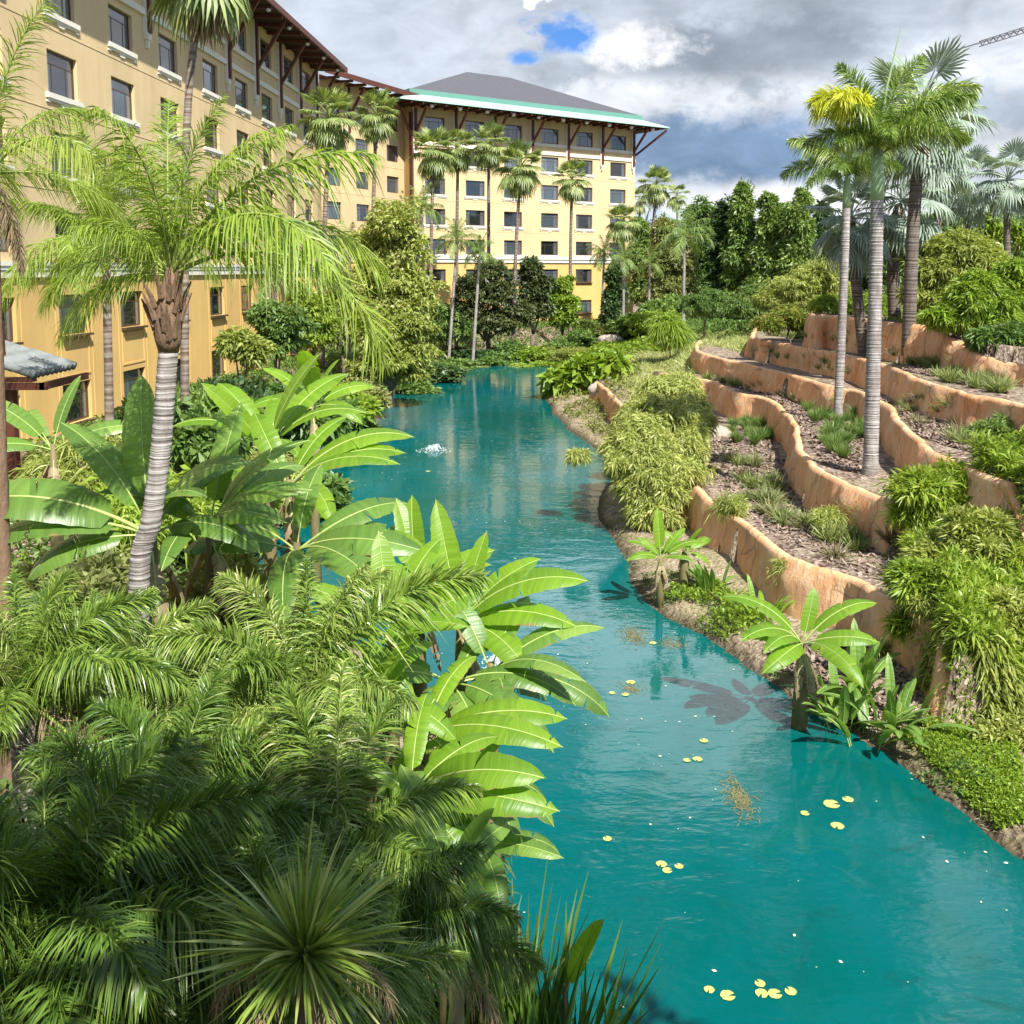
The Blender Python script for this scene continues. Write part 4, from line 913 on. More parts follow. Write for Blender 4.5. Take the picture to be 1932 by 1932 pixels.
def shrub_mesh(seed, mat, n=2600, ll=.22, lw=.07, k=4, hang=.25, nb=9, br=.42, rx=1, ry=1, rz=.8, **kw):
    return leafcloud(ballblobs(random.Random(seed), nb, rx, ry, rz, br), n, ll, lw, mat, seed, k, hang, **kw)
def branches(seed, rx, rz, mat=None, n=7, r0=.05, h=1.0):
    r = random.Random(seed); m = MB()
    for i in range(n):
        a = r.uniform(0, 6.28); q = r.uniform(.3, .8)
        m.tube([(r.uniform(-.08, .08), r.uniform(-.08, .08), -.3), (math.cos(a) * rx * q * .4, math.sin(a) * rx * q * .4, rz * .6), (math.cos(a) * rx * q, math.sin(a) * rx * q, rz * r.uniform(1.0, 1.6))], [r0, r0 * .7, r0 * .25], 5)
    return m.mesh('stem', mat or M_bark)
SH = {}
def shrubset(key, mat, **kw): SH[key] = dict(m=[shrub_mesh(nseed(), mat, **kw) for _ in range(2)], st=branches(nseed(), 1, .8))
shrubset('mid', M_mid, n=2400, ll=.24, lw=.085)
shrubset('lime', M_lime, n=2300, ll=.24, lw=.09)
shrubset('olive', M_olive, n=3400, ll=.17, lw=.06)
shrubset('dark', M_dark, n=2400, ll=.24, lw=.10)
shrubset('bam', M_bam, n=1500, ll=.30, lw=.032, k=7, hang=.5, spread=1.1, up=-.05)
shrubset('bamg', M_lime, n=1300, ll=.34, lw=.042, k=7, hang=.5, spread=1.1, up=.05)
shrubset('sprig', M_bam, n=150, ll=.55, lw=.05, k=7, hang=.5, spread=1.2, up=.2, nb=4)
shrubset('copper', M_redfol, n=2600, ll=.16, lw=.05)
shrubset('far', M_fargreen, n=2300, ll=.26, lw=.11)
rs_ = random.Random(77)
def shrub(kind, x, y, rx, h, label, z=None, group=None, name='shrub', cat='shrub', ry=None):
    z = H(x, y) if z is None else z; s = SH[kind]
    e = empty(name, (x, y, z), rs_.uniform(0, 6.28), label, cat, group)
    sc_ = (rx, ry or rx, h / 1.65); put('foliage', rs_.choice(s['m']), e, (0, 0, 0), (0, 0, 0), sc_); put('stem', s['st'], e, (0, 0, 0), (0, 0, 0), sc_); return e
def tree(px, py_base, Y, blobs_px, mat, label, n=6000, ll=.35, lw=.15, k=4, hang=.3, trunk=.14, name='tree', group=None, trunkpx=None, shell=.45, cat='tree', zb=None, **kw):
    """tree at depth Y; blobs given as picture ellipses (px, py, rx, ry) placed at the tree's own distance"""
    b = D(px, py_base, Y); gz = H(b.x, Y) if zb is None else zb; o = Vector((b.x, Y, gz)); r = random.Random(nseed()); bl = []
    for q in blobs_px:
        dy = q[4] if len(q) > 4 else r.uniform(-.3, .3) * q[2] / FPX * Y
        c = D(q[0], q[1], Y + dy) - o; sx = q[2] / FPX * Y; sz = q[3] / FPX * Y; bl.append((c.x, c.y, c.z, sx, sx * .8, sz))
    e = empty(name, o, 0, label, cat, group)
    put('crown', leafcloud(bl, n, ll, lw, mat, nseed(), k, hang, shell, **kw), e)
    m = MB()
    cz = sum(q[2] for q in bl) / len(bl); cx = sum(q[0] for q in bl) / len(bl)
    fork = Vector((cx * .5, 0, max(.6, cz * .45)))
    m.tube([(0, 0, -.4), tuple(fork * .5 + Vector((r.uniform(-.1, .1), 0, 0))), tuple(fork)], [trunk * 1.3, trunk, trunk * .85], 8); m.build('trunk', M_bark, e, True)
    m = MB()
    for q in bl: m.tube([tuple(fork), tuple(fork.lerp(Vector(q[:3]), .55) + Vector((0, 0, .2))), (q[0], q[1], q[2] + q[5] * .4)], [trunk * .6, trunk * .35, trunk * .1], 5)
    m.build('limb', M_bark, e, True); return e
# banana leaves
def banleaf(L_, W_, a0, a1, seed, mat, tears=7, pet=.22, sag=.5, twist=0.0, side=0.0):
    r = random.Random(seed); K = 26; t, C = curve2(L_, a0, a1, K, 1.4); C[:, 1] += side * t ** 2 * L_
    dC = nrm(np.gradient(C, axis=0)); V = []; F = []; mi = []; UV = []; smo = []
    k0 = int(pet * K)
    def frame(f):
        c = np.array([np.interp(f, t, C[:, k]) for k in range(3)]); d = nrm(np.array([np.interp(f, t, dC[:, k]) for k in range(3)]))
        s = nrm(np.cross(np.array([0, 0, 1.0]), d)) if abs(d[2]) < .97 else np.array([0, 1.0, 0]); n_ = np.cross(d, s)
        ca, sa = math.cos(twist), math.sin(twist); return c, d, s * ca + n_ * sa, n_ * ca - s * sa
    for sd in (-1, 1):
        cuts = sorted([r.uniform(.3, .97) for _ in range(tears)]); cuts = [pet] + cuts + [1.0]
        for a, b in zip(cuts[:-1], cuts[1:]):
            if b - a < .012: continue
            ns = max(2, int((b - a) * 26)); ext = r.uniform(-.12, .2); lag = r.uniform(-.02, .02)
            base = len(V)
            for i in range(ns + 1):
                f = a + (b - a) * i / ns; c, d, s, n_ = frame(f); u = (f - pet) / (1 - pet)
                w = W_ / 2 * (max(0.0, math.sin(math.pi * min(1, u * .93 + .07) ** .75)) ** .55); w *= 1 + .03 * math.sin(f * 90 + seed)
                if u > .93: w *= max(0.05, (1 - u) / .07) ** .5
                g = 0.007 if i in (0, ns) and 0 < u < .95 else 0
                for j, q in enumerate((0, .35, .7, 1.0)):
                    ff = lag * q + (g * q if i == 0 else -g * q)
                    up_ = .16 * q - (sag + ext) * q * q * .55
                    p = c + s * sd * w * q * (1 - .12 * q) + n_ * w * up_ + d * (ff * L_ + w * q * .28 * (1 if u < .9 else .2))
                    V.append(p); UV.append((f, .5 + sd * q * .5))
            for i in range(ns):
                for j in range(3):
                    k = base + i * 4 + j; F.append((k, k + 1, k + 5, k + 4) if sd > 0 else (k, k + 4, k + 5, k + 1)); mi.append(0)
    tv, tf = tube_np(C, (.006 + .020 * (1 - t) ** 2) * (L_ / 2.2), 5); o = len(V)
    V = np.vstack([np.array(V), tv]); UV = np.vstack([np.array(UV), np.tile([0, .5], (len(tv), 1))]); F = np.vstack([np.array(F), tf + o]); mi += [1] * len(tf)
    return npmesh('leaf', V, F, [mat, M_rib], mi, smooth=[m == 1 or True for m in mi], uv=UV)
def deadban(seed):
    return banleaf(1.5, .34, -55, -88, seed, M_dead, 12, .2, 1.2)
BAN = {}
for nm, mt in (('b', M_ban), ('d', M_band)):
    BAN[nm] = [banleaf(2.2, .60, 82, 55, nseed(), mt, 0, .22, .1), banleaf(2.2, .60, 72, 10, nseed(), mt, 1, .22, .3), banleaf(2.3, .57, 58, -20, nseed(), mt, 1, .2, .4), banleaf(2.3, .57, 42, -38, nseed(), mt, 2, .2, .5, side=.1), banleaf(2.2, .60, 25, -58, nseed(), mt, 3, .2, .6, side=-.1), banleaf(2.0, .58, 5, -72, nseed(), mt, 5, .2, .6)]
BDEAD = [deadban(nseed()) for _ in range(2)]
def banana(x, y, zc, s, label, spec=None, n=9, kind='b', dead=3, group='banana plants around the pond', stemr=.11, name='banana_plant', seed=None, cat='banana plant', z=None, lean=(0, 0)):
    """zc = height of the crown above the water; spec = list of (azimuth deg, leaf index, scale)"""
    r = random.Random(seed or nseed()); z = H(x, y) if z is None else z; p = empty(name, (x, y, z), 0, label, cat, group); h = max(.3, zc - z)
    m = MB(); m.tube([(-lean[0], -lean[1], -.3), (-lean[0] * .5, -lean[1] * .5, h * .4), (0, 0, h * .8), (0, 0, h + .12)], [stemr * 1.35, stemr * 1.1, stemr * .8, stemr * .4], 9); m.build('stem', M_pstem, p, True)
    if spec is None: spec = [(i * 137.5 + r.uniform(-25, 25), min(5, int((i + .5) / n * 6)), r.uniform(.85, 1.1)) for i in range(n)]
    for az, k, q in spec:
        put('leaf', BAN[kind][k], p, (0, 0, h), (.5 * math.cos(R(az)) + r.uniform(-.25, .25), r.uniform(-.12, .12), R(az)), (s * q, s * q * r.uniform(.85, 1.15), s * q))
    for i in range(dead): put('dead_leaf', BDEAD[i % 2], p, (0, 0, h * .97), (0, 0, r.uniform(0, 6.28)), s * r.uniform(.7, 1.0))
    return p
# grasses and strap leaved clumps
def tuft_mesh(seed, mat, n=110, h=.5, w=.012, splay=.6, hang=.5, base=.06, name='grass_tuft'):
    r = np.random.RandomState(seed); a = r.rand(n) * 6.283; q = r.rand(n) ** .7 * splay
    P = np.stack([np.cos(a) * base * r.rand(n), np.sin(a) * base * r.rand(n), np.full(n, -.03)], 1); d = nrm(np.stack([np.cos(a) * q, np.sin(a) * q, np.ones(n)], 1))
    wv = nrm(np.cross(d, r.randn(n, 3))); V, F = ribbons(P, d, h * r.uniform(.6, 1.2, n), hang * r.uniform(.3, 1.3, n), w, wv, (0, .35, .7, 1.0), (.7, 1, .75, .08)); return npmesh(name, V, F, mat)
TG = [tuft_mesh(nseed(), M_grass, 150, .5, .016, .9, .5) for _ in range(3)]; TD = [tuft_mesh(nseed(), M_drygrass, 150, .42, .015, 1.0, .6) for _ in range(2)]
TGT = [tuft_mesh(nseed(), M_mid, 200, .75, .02, .7, .35) for _ in range(2)]

# ------------------------------------------------------------------ placing: palms
def P(px, py, Y): return D(px, py, Y)
def gbase(px, Y, py=None):      # foot of a plant standing on the ground at depth Y, seen in picture column px
    b = D(px, py or 700, Y); return Vector((b.x, Y, H(b.x, Y)))
# big queen palm leaning over the bananas
YQ = 9.9
mid = [P(262, 1110, YQ), P(285, 985, YQ), P(302, 860, YQ), P(312, 740, YQ)]
qb = gbase(232, YQ); 
pal, c = feather_palm(qb, P(318, 655, YQ), 'large feather palm with ringed grey leaning trunk in the left foreground', QSET, 0, 1, .115, .10, M_trunk, None, 70, mid, 'feather_palm', 0, 1, nseg=18)
cr_ = P(322, 520, YQ) - qb
m = MB(); cc = c
m.tube([cc - Z * .05, cc + Z * .09, cc + Z * .36, cr_ - Z * .15, cr_ + Z * .08], [.10, .135, .125, .10, .045], 12); m.build('leaf_base', M_boots, pal, True)
rq = random.Random(4)
for k in range(26):
    a = rq.uniform(0, 6.28); z0 = rq.uniform(.06, .58); m = MB(); d = Vector((math.cos(a), math.sin(a), 0)); q = cc + Z * z0 + d * .12
    m.tube([q, q + d * .045 + Z * .12, q + d * .12 + Z * .28], [.037, .026, .008], 5); m.build('leaf_stub', M_boots, pal)
spec = [(0, 0), (100, 0), (200, 0), (25, 1), (150, 1), (265, 1), (-20, 1), (-12, 2), (60, 2), (165, 2), (232, 2), (8, 3), (-38, 3), (120, 3), (190, 3), (-6, 4), (205, 4), (175, 5), (195, 5)]
for az, k in spec:
    put('frond', QSET[k][0], pal, cr_, (rq.uniform(-.08, .08), rq.uniform(-.08, .08), R(az + rq.uniform(-6, 6))), rq.uniform(.8, .95) * (.95 if az in (8, -12, -6, -38) else .5 if 160 <= az <= 240 else .70))
feather_palm(gbase(198, 25), P(200, 470, 25), 'feather palm with slim trunk against the ochre lower wall, behind the large palm', QSET, 26, .98, .13, .10, M_trunk_fan, None)
pal, c = feather_palm(gbase(-28, 11), P(-22, 330, 11), 'feather palm with shaggy hanging dead fronds cut off by the left edge', QSET, 9, .62, .11, .09, M_boots, None)
HDEAD = frond(2.4, -60, -88, 110, .30, .03, 1.4, .9, nseed(), M_dead, .03, .1, .4)
for k in range(7):
    put('dead_leaf', HDEAD, pal, c + Vector((0, 0, rq.uniform(-.9, .1))), (0, rq.uniform(-.1, .1), rq.uniform(-2.2, 1.0)), rq.uniform(.36, .5))
fan_palm(gbase(341, 30), P(388, -62, 30), 1.9, 'fan palm with hanging dead skirt whose crown rises past the top edge', dead=16, n=26, mid=P(352, 250, 30), r0=.15, r1=.11, group=None)
for x, y, bx, by, Y, rc, lab, nd in (
        (622, 215, 607, 620, 62, 1.95, 'tallest fan palm in front of the long wing, nearest the corner', 9),
        (710, 205, 700, 600, 80, 1.85, 'fan palm second from the left, before the corner section', 6),
        (818, 275, 812, 560, 88, 2.1, 'fan palm with dark hanging skirt, leftmost before the green eaved block', 16),
        (864, 268, 861, 580, 92, 1.85, 'fan palm touching the skirted one on its right', 6),
        (922, 262, 922, 560, 90, 1.95, 'fan palm third from the left before the block, trunk dark above', 5),
        (982, 305, 967, 650, 86, 2.15, 'fan palm with pale bowed trunk in the middle of the block', 10),
        (1079, 325, 1075, 600, 95, 1.75, 'fan palm before the right half of the block', 6),
        (1173, 405, 1172, 600, 95, 1.75, 'short fan palm at the right corner of the block', 7),
        (1238, 335, 1226, 570, 100, 1.8, 'tall fan palm standing free to the right of the block', 5)):
    fan_palm(gbase(bx, Y), P(x, y + 18, Y), rc, lab, dead=nd, mid=P((x * .35 + bx * .65), (y + by) / 2 + 20, Y))
fan_palm(gbase(1277, 150), P(1277, 372, 150), 2.0, 'tiny far fan palm above the treeline', n=20, dead=3, group=None)
fan_palm(gbase(1207, 150), P(1207, 380, 150), 2.0, 'tiny far fan palm beside the block, above the pitched roof', n=20, dead=3, group=None)
for x, y, bx, Y, s, lab, n_ in (
        (795, 398, 815, 84, .85, 'feather palm with loose drooping crown before the left part of the block', 20),
        (862, 455, 845, 82, .8, 'feather palm with leaning trunk over the dark trees', 18),
        (905, 478, 890, 80, .65, 'short feather palm beside the leaning one', 14),
        (1140, 480, 1133, 97, .8, 'feather palm with pale straight trunk at the ochre wall', 16),
        (1177, 492, 1175, 84, .72, 'feather palm beside the boulder on the far bank', 16),
        (1292, 445, 1287, 76, .9, 'feather palm with grey trunk before the dark bamboo', 18),
        (1226, 500, 1222, 96, .7, 'feather palm half hidden in trees right of the block', 14)):
    feather_palm(gbase(bx, Y), P(x, y, Y), lab, QFAR, n_, s, .14, .1, M_trunk, 'feather palms on the far bank')
# the two foxtail palms on the terraces
def fox_palm(bpx, bpy, tpx, tpy, spy, label, r0, r1, fr, seed):
    b = on(bpx, bpy); Y = b.y; mid = [P(bpx + (tpx - bpx) * .45, bpy + (tpy - bpy) * .4, Y), P(bpx + (tpx - bpx) * .8, bpy + (tpy - bpy) * .75, Y)]
    pal, c = feather_palm(b, P(tpx, tpy, Y), label, FOX, 0, 1, r0, r1, M_trunk, 'foxtail palms on the terraces', int((tpy * -1 + bpy) / 7), mid, 'foxtail_palm', (tpy - spy) / FPX * Y, seed, nseg=20)
    rr = random.Random(seed)
    for az, me, s in fr: put('frond', me, pal, c, (rr.uniform(-.05, .05), rr.uniform(-.05, .05), R(az)), s)
    return pal, c
f = FOX
p1, c1 = fox_palm(1642, 895, 1655, 374, 285, 'taller foxtail palm with ringed trunk, green crownshaft and one yellow frond', .205, .16,
    [(150, f[0][0], 1.15), (20, f[0][0], 1.3), (0, f[1][0], 1.55), (-25, f[1][0], 1.3), (60, f[1][0], 1.3), (120, f[1][0], 1.0), (170, f[2][0], .95), (230, f[1][0], 1.0), (-60, f[2][0], 1.0), (5, f[2][0], 1.25), (100, f[2][0], 1.1), (215, f[2][0], .85), (-100, f[2][0], .8)], 31)
put('frond', FOXY[0], p1, c1 + Vector((0, -.1, .0)), (0, 0, R(185)), .95)['label'] = 'yellow young frond arching to the left'
put('frond', FOXY[0], p1, c1 + Vector((0, -.1, .0)), (0, 0, R(215)), .88)['label'] = 'yellow young frond arching towards the pond'
m = MB(); m.tube([c1, c1 + Vector((.15, 0, 1.5)), c1 + Vector((.45, 0, 3.0))], [.05, .03, .012], 6); m.build('spear', M_shaft, p1)
m = MB()
for k in range(14):
    a = k * .45; m.tube([c1 + Vector((.1, .1, -.1)), c1 + Vector((.9 + .1 * math.sin(a), .3 + .2 * math.cos(a), .35)), c1 + Vector((1.3 + .16 * math.sin(a), .3 + .2 * math.cos(a), .0 - .05 * (k % 4)))], [.02, .012, .016], 5)
m.build('fruit_stalk', M_boots, p1)
p2, c2 = fox_palm(1580, 797, 1597, 390, 335, 'shorter foxtail palm with ringed trunk, behind and left of the taller one', .165, .135,
    [(175, f[1][0], 1.25), (160, f[2][0], 1.15), (200, f[3][0], .9), (90, f[0][0], 1.0), (10, f[1][0], 1.05), (-60, f[1][0], .9), (-20, f[2][0], .9), (120, f[1][0], 1.0), (240, f[2][0], .85), (280, f[0][0], .8), (40, f[2][0], .9)], 32)
# silver fan palms behind the terraces
for x, y, bx, by, Y, s, lab, r_ in (
        (1738, 232, 1712, 565, 36, 1.5, 'tallest silver fan palm with thick rough trunk, right of the foxtail palms', .27),
        (1700, 385, 1684, 565, 40, 1.3, 'silver fan palm with dark trunk just right of the taller foxtail trunk', .28),
        (1605, 418, 1629, 560, 39, 1.2, 'silver fan palm whose leaves show left of the foxtail trunks', .24),
        (1822, 352, 1818, 470, 62, 1.6, 'silver fan palm standing alone towards the right edge', .25),
        (1768, 310, 1755, 540, 48, 1.3, 'silver fan palm behind the tallest one', .22),
        (1902, 345, 1897, 470, 58, 1.4, 'silver fan palm cut off by the right edge', .22)):
    fan_palm(gbase(bx, Y), P(x, y, Y), s, lab, n=24, dead=0, r0=r_, r1=r_ * .8, sets=SILV, group='silver fan palms above the terraces', tm=M_trunk_dark)

# ------------------------------------------------------------------ trees and bushes
ORD = 'first second third fourth fifth sixth seventh eighth ninth tenth eleventh twelfth thirteenth fourteenth fifteenth sixteenth seventeenth eighteenth nineteenth twentieth'.split()
ORD += ['twenty ' + w for w in ORD[:9]] + ['thirtieth']
G_BG = 'trees behind the pond'
tree(740, 700, 62, [(742, 425, 45, 45), (705, 470, 38, 40), (775, 480, 38, 42), (735, 530, 55, 45), (690, 545, 40, 40), (790, 550, 34, 34), (745, 585, 55, 32)], M_bam, 'bushy light green tree rising before the corner section', 6500, .34, .13, 4, .3, .16, group=G_BG)
tree(735, 745, 56, [(770, 620, 38, 22), (715, 640, 42, 24), (790, 665, 30, 18), (740, 680, 45, 22), (700, 700, 40, 24), (770, 705, 30, 20), (690, 610, 35, 25)], M_bam, 'layered pale yellow green tree overhanging the left shore', 7500, .3, .11, 5, .35, .16, group=G_BG)
tree(905, 655, 86, [(925, 515, 26, 24), (898, 552, 38, 30), (948, 560, 30, 32), (878, 600, 34, 32), (930, 612, 42, 28), (985, 602, 22, 26)], M_mixed, 'dark leaved tree left of the pale bowed palm trunk', 6500, .36, .14, 4, .3, .2, group=G_BG)
tree(1003, 640, 90, [(1003, 512, 16, 20), (1010, 548, 28, 26), (995, 582, 24, 22), (1025, 585, 18, 20)], M_mixed, 'rounded dark magnolia right of the pale bowed palm trunk', 4200, .42, .2, 4, .3, .2, group=G_BG)
tree(1160, 625, 94, [(1158, 528, 14, 22), (1160, 560, 18, 25), (1156, 595, 18, 22)], M_dark, 'slender dark tree at the right corner of the block', 2600, .4, .18, group=G_BG)
tree(1062, 620, 92, [(1062, 540, 18, 14), (1050, 562, 18, 14), (1072, 575, 20, 18), (1060, 600, 22, 20)], M_lime, 'small bright green tree before the ochre wall', 2600, .42, .18, group=G_BG)
tree(845, 640, 84, [(838, 600, 26, 22), (860, 625, 30, 20), (822, 630, 26, 20)], M_mid, 'green bush under the leaning feather palm', 2600, .36, .15, group=G_BG)
FB = ([(880, 640, 84, 2.4, 2.4, 'dark'), (925, 645, 83, 2.2, 2.0, 'mid'), (965, 640, 86, 1.9, 3.0, 'mid'), (1000, 640, 85, 2.0, 2.4, 'lime'), (1035, 640, 86, 1.9, 2.2, 'olive'), (1065, 640, 87, 2.0, 2.8, 'mid'), (1100, 640, 88, 2.1, 2.6, 'mid'), (1135, 640, 89, 2.0, 1.9, 'lime'), (1160, 640, 87, 1.6, 1.8, 'olive'), (1200, 640, 84, 2.2, 2.4, 'mid'), (1232, 640, 82, 2.0, 2.6, 'lime'), (1255, 630, 86, 2.0, 3.6, 'far'), (845, 645, 78, 2.3, 1.9, 'mid'), (812, 650, 70, 2.2, 2.2, 'dark'), (776, 650, 64, 1.8, 1.8, 'mid'), (980, 655, 81, 1.6, 1.2, 'lime'), (1040, 655, 82, 1.9, 1.1, 'lime'), (1090, 655, 82, 1.8, 1.0, 'bam'), (918, 655, 80, 1.5, 1.1, 'bam')])
for i, (x, y, Y, rx, h, k) in enumerate(FB):
    b = gbase(x, Y); what = {'dark': 'dark green', 'mid': 'mid green', 'lime': 'bright green', 'olive': 'olive', 'bam': 'pale green', 'far': 'tall green'}[k]
    rank = sum(1 for q in FB if q[0] < x); shrub(k, b.x, b.y, rx, h, '%s %s bush, %s from the left in the far bank row' % (['low', 'broad', 'tall'][0 if h < 1.5 else 1 if h < 2.5 else 2], what, ORD[rank]), group='bushes along the far bank')
# treeline to the right of the block
tl = [(1212, 600, 112, [(1208, 440, 18, 25), (1215, 490, 28, 40), (1222, 545, 32, 45)], M_fargreen, 'green tree against the right side of the block', 3500),
      (1262, 600, 100, [(1255, 440, 25, 28), (1275, 480, 35, 40), (1250, 510, 30, 45), (1270, 560, 40, 40)], M_olive, 'olive brown tree behind the feather palm with grey trunk', 5000),
      (1330, 600, 104, [(1322, 415, 26, 30), (1345, 450, 24, 35), (1318, 480, 35, 45), (1340, 540, 35, 45)], M_mid, 'green tree left of the bamboo columns', 4500),
      (1372, 590, 96, [(1366, 410, 15, 26), (1368, 455, 20, 35), (1365, 510, 26, 40), (1370, 560, 30, 35)], M_dark, 'leftmost dark bamboo column in the treeline', 4200),
      (1405, 590, 94, [(1402, 372, 15, 22), (1400, 405, 22, 32), (1406, 455, 28, 42), (1402, 515, 32, 45), (1408, 565, 35, 35)], M_fargreen, 'tallest dark bamboo column in the treeline', 6500),
      (1455, 590, 92, [(1448, 388, 13, 20), (1455, 425, 22, 34), (1450, 478, 28, 42), (1456, 535, 34, 45)], M_fargreen, 'bamboo column with rounded top, right of the tallest', 6000),
      (1508, 590, 90, [(1515, 385, 14, 22), (1502, 415, 20, 30), (1510, 460, 28, 42), (1505, 520, 34, 45)], M_fargreen, 'bright topped bamboo column, third from the tallest', 6000),
      (1552, 590, 92, [(1553, 405, 12, 22), (1550, 445, 20, 34), (1555, 495, 26, 40), (1552, 550, 30, 35)], M_dark, 'bamboo column just left of the silver leaves', 4500),
      (1600, 580, 85, [(1600, 460, 35, 30), (1590, 510, 40, 35), (1640, 500, 35, 40), (1620, 545, 40, 25)], M_dark, 'dark tree showing between the foxtail trunks', 5000),
      (1700, 560, 80, [(1700, 460, 35, 35), (1680, 510, 35, 35), (1745, 440, 35, 30), (1740, 500, 35, 35)], M_mid, 'green tree behind the rough trunks', 5000),
      (1800, 560, 84, [(1780, 430, 36, 26), (1830, 445, 40, 30), (1870, 425, 40, 30), (1810, 480, 50, 30)], M_fargreen, 'mid green tree behind the lone silver palm', 5000),
      (1890, 560, 76, [(1870, 415, 26, 24), (1905, 440, 40, 35), (1940, 410, 40, 35)], M_lime, 'bright green tree at the right edge behind the bamboo palms', 3500)]
for x, y, Y, bl, mt, lab, n_ in tl: tree(x, y, Y, bl, mt, lab, n_, .5, .17, 4, .35, .2, group='treeline right of the hotel', zb=2.0)
for x, y, Y, bl, mt, lab, n_ in [
      (1500, 600, 62, [(1500, 545, 45, 20), (1545, 520, 42, 26), (1470, 565, 35, 18), (1520, 575, 45, 20), (1580, 555, 35, 22)], M_bam, 'pale bushy thicket before the bamboo columns', 5500),
      (1330, 605, 72, [(1320, 575, 32, 20), (1345, 570, 24, 22)], M_mid, 'spreading green palm like bush beside the grey trunk', 2500),
      (1430, 600, 66, [(1430, 560, 30, 22), (1400, 580, 26, 18)], M_mid, 'green bush at the foot of the tallest bamboo column', 2500),
      (1620, 585, 45, [(1560, 575, 22, 14), (1615, 578, 30, 12), (1655, 575, 26, 14)], M_lime, 'low lime hedge along the top of the highest wall', 2600),
      (1780, 600, 37, [(1760, 520, 40, 34), (1800, 480, 45, 35), (1850, 500, 45, 40), (1790, 560, 50, 34), (1740, 565, 28, 24)], M_bam, 'large yellow green bamboo palm thicket above the top wall', 7500),
      (1850, 640, 33, [(1850, 560, 50, 35), (1820, 600, 45, 30), (1880, 610, 45, 40), (1790, 600, 30, 20), (1910, 540, 40, 40)], M_lime, 'bright green bamboo palm thicket spilling over the right end of the top wall', 7500),
      (1895, 640, 31, [(1905, 640, 30, 22), (1860, 640, 28, 18)], M_mid, 'dark green thicket hanging against the top wall at the right edge', 2200)]:
    tree(x, y, Y, bl, mt, lab, n_, .30, .06, 6, .4, .08, group='thickets above the terraces', spread=1.0)
b = on(1712, 578); 
redm = tuft_mesh(nseed(), M_red, 40, .75, .07, 1.0, .25); e = put('red_cordyline', redm, None, b + Z * .35, (0, 0, 0), 1.0); tag(e, 'small dark red spiky plant at the foot of the tallest silver palm', 'plant')
# big bush overhanging the right shore
tree(1235, 1000, 29.5, [(1255, 735, 48, 26, 34.5), (1300, 760, 38, 28, 33.5), (1215, 775, 42, 28, 33), (1265, 800, 58, 34, 31.5), (1195, 835, 52, 28, 31), (1290, 850, 42, 34, 30), (1230, 870, 52, 34, 29.5), (1205, 915, 36, 30, 29), (1255, 930, 42, 34, 28.6), (1230, 970, 42, 26, 28.4), (1085, 858, 18, 10, 30)] and
     [(a, b_, c_, d_, yy - 29.5) for a, b_, c_, d_, yy in [(1255, 735, 48, 26, 34.5), (1300, 760, 38, 28, 33.5), (1215, 775, 42, 28, 33), (1265, 800, 58, 34, 31.5), (1195, 835, 52, 28, 31), (1290, 850, 42, 34, 30), (1230, 870, 52, 34, 29.5), (1205, 915, 36, 30, 29), (1255, 930, 42, 34, 28.6), (1230, 970, 42, 26, 28.4), (1090, 858, 16, 9, 30), (1310, 800, 40, 30, 32), (1245, 790, 50, 40, 32), (1220, 845, 60, 40, 30.5), (1245, 900, 60, 45, 29), (1180, 880, 34, 28, 29.5), (1280, 720, 44, 20, 36), (1250, 815, 62, 40, 31), (1215, 810, 50, 36, 32), (1300, 830, 40, 36, 31)]],
     M_bam, 'big pale yellow green bamboo bush leaning over the right shore', 19000, .27, .045, 7, .5, .07, name='bamboo_bush', spread=1.1, up=-.1, cat='bush', shell=.25)
for x, y, Y, bl, mt, lab, n_ in [
      (1760, 1040, 21.5, [(1745, 925, 45, 26), (1800, 935, 50, 34), (1730, 965, 34, 22), (1780, 985, 50, 32), (1840, 980, 50, 40)], M_lime, 'topmost bamboo palm clump at the right, beside the end of the second wall', 4600),
      (1850, 1130, 19.5, [(1850, 1010, 55, 40), (1790, 1060, 48, 36), (1860, 1090, 60, 45), (1900, 1030, 40, 50)], M_bam, 'middle bamboo palm clump at the right edge', 4800),
      (1780, 1240, 18.2, [(1735, 1100, 52, 30), (1795, 1150, 58, 40), (1745, 1175, 44, 36), (1850, 1190, 60, 50), (1790, 1240, 56, 44), (1860, 1150, 60, 50), (1800, 1190, 60, 50)], M_lime, 'bamboo palm clump hanging over the end of the lowest wall', 6000),
      (1855, 1330, 17, [(1850, 1250, 60, 50), (1900, 1180, 50, 50), (1815, 1295, 46, 36), (1890, 1310, 50, 40)], M_bam, 'lowest bamboo palm clump above the grassy bank', 4200),
      (1860, 880, 25, [(1840, 850, 26, 30), (1875, 830, 36, 34), (1855, 890, 34, 28), (1905, 860, 40, 50)], M_mid, 'dark green broadleaf clump at the right end of the third wall', 2200)]:
    tree(x, y, Y, bl, mt, lab, n_, .34, .05, 7, .28, .04, name='bamboo_palm', group='bamboo palms at the right edge', spread=1.4, up=.25, cat='bamboo palm', zb=None)
tree(1080, 740, 60, [(1060, 715, 30, 16), (1095, 705, 34, 18), (1075, 735, 28, 12), (1120, 690, 30, 11), (1150, 680, 26, 8)], M_lime, 'bright yellow green big leaved plants at the water edge', 700, .85, .55, 3, .3, .04, name='philodendron', cat='plant')
tree(1490, 630, 47, [(1455, 612, 24, 15), (1490, 600, 30, 18), (1515, 612, 20, 14)], M_redfol, 'feathery green bush with orange tips left of the top wall', 3600, .24, .06, 5, .3, .05, name='copper_bush', cat='bush')
tree(1265, 640, 66, [(1258, 612, 22, 13), (1270, 622, 20, 10)], M_lime, 'bright green strap leaved clump before the grass mound', 900, .9, .09, 6, .7, .03, name='strap_plant', cat='plant')

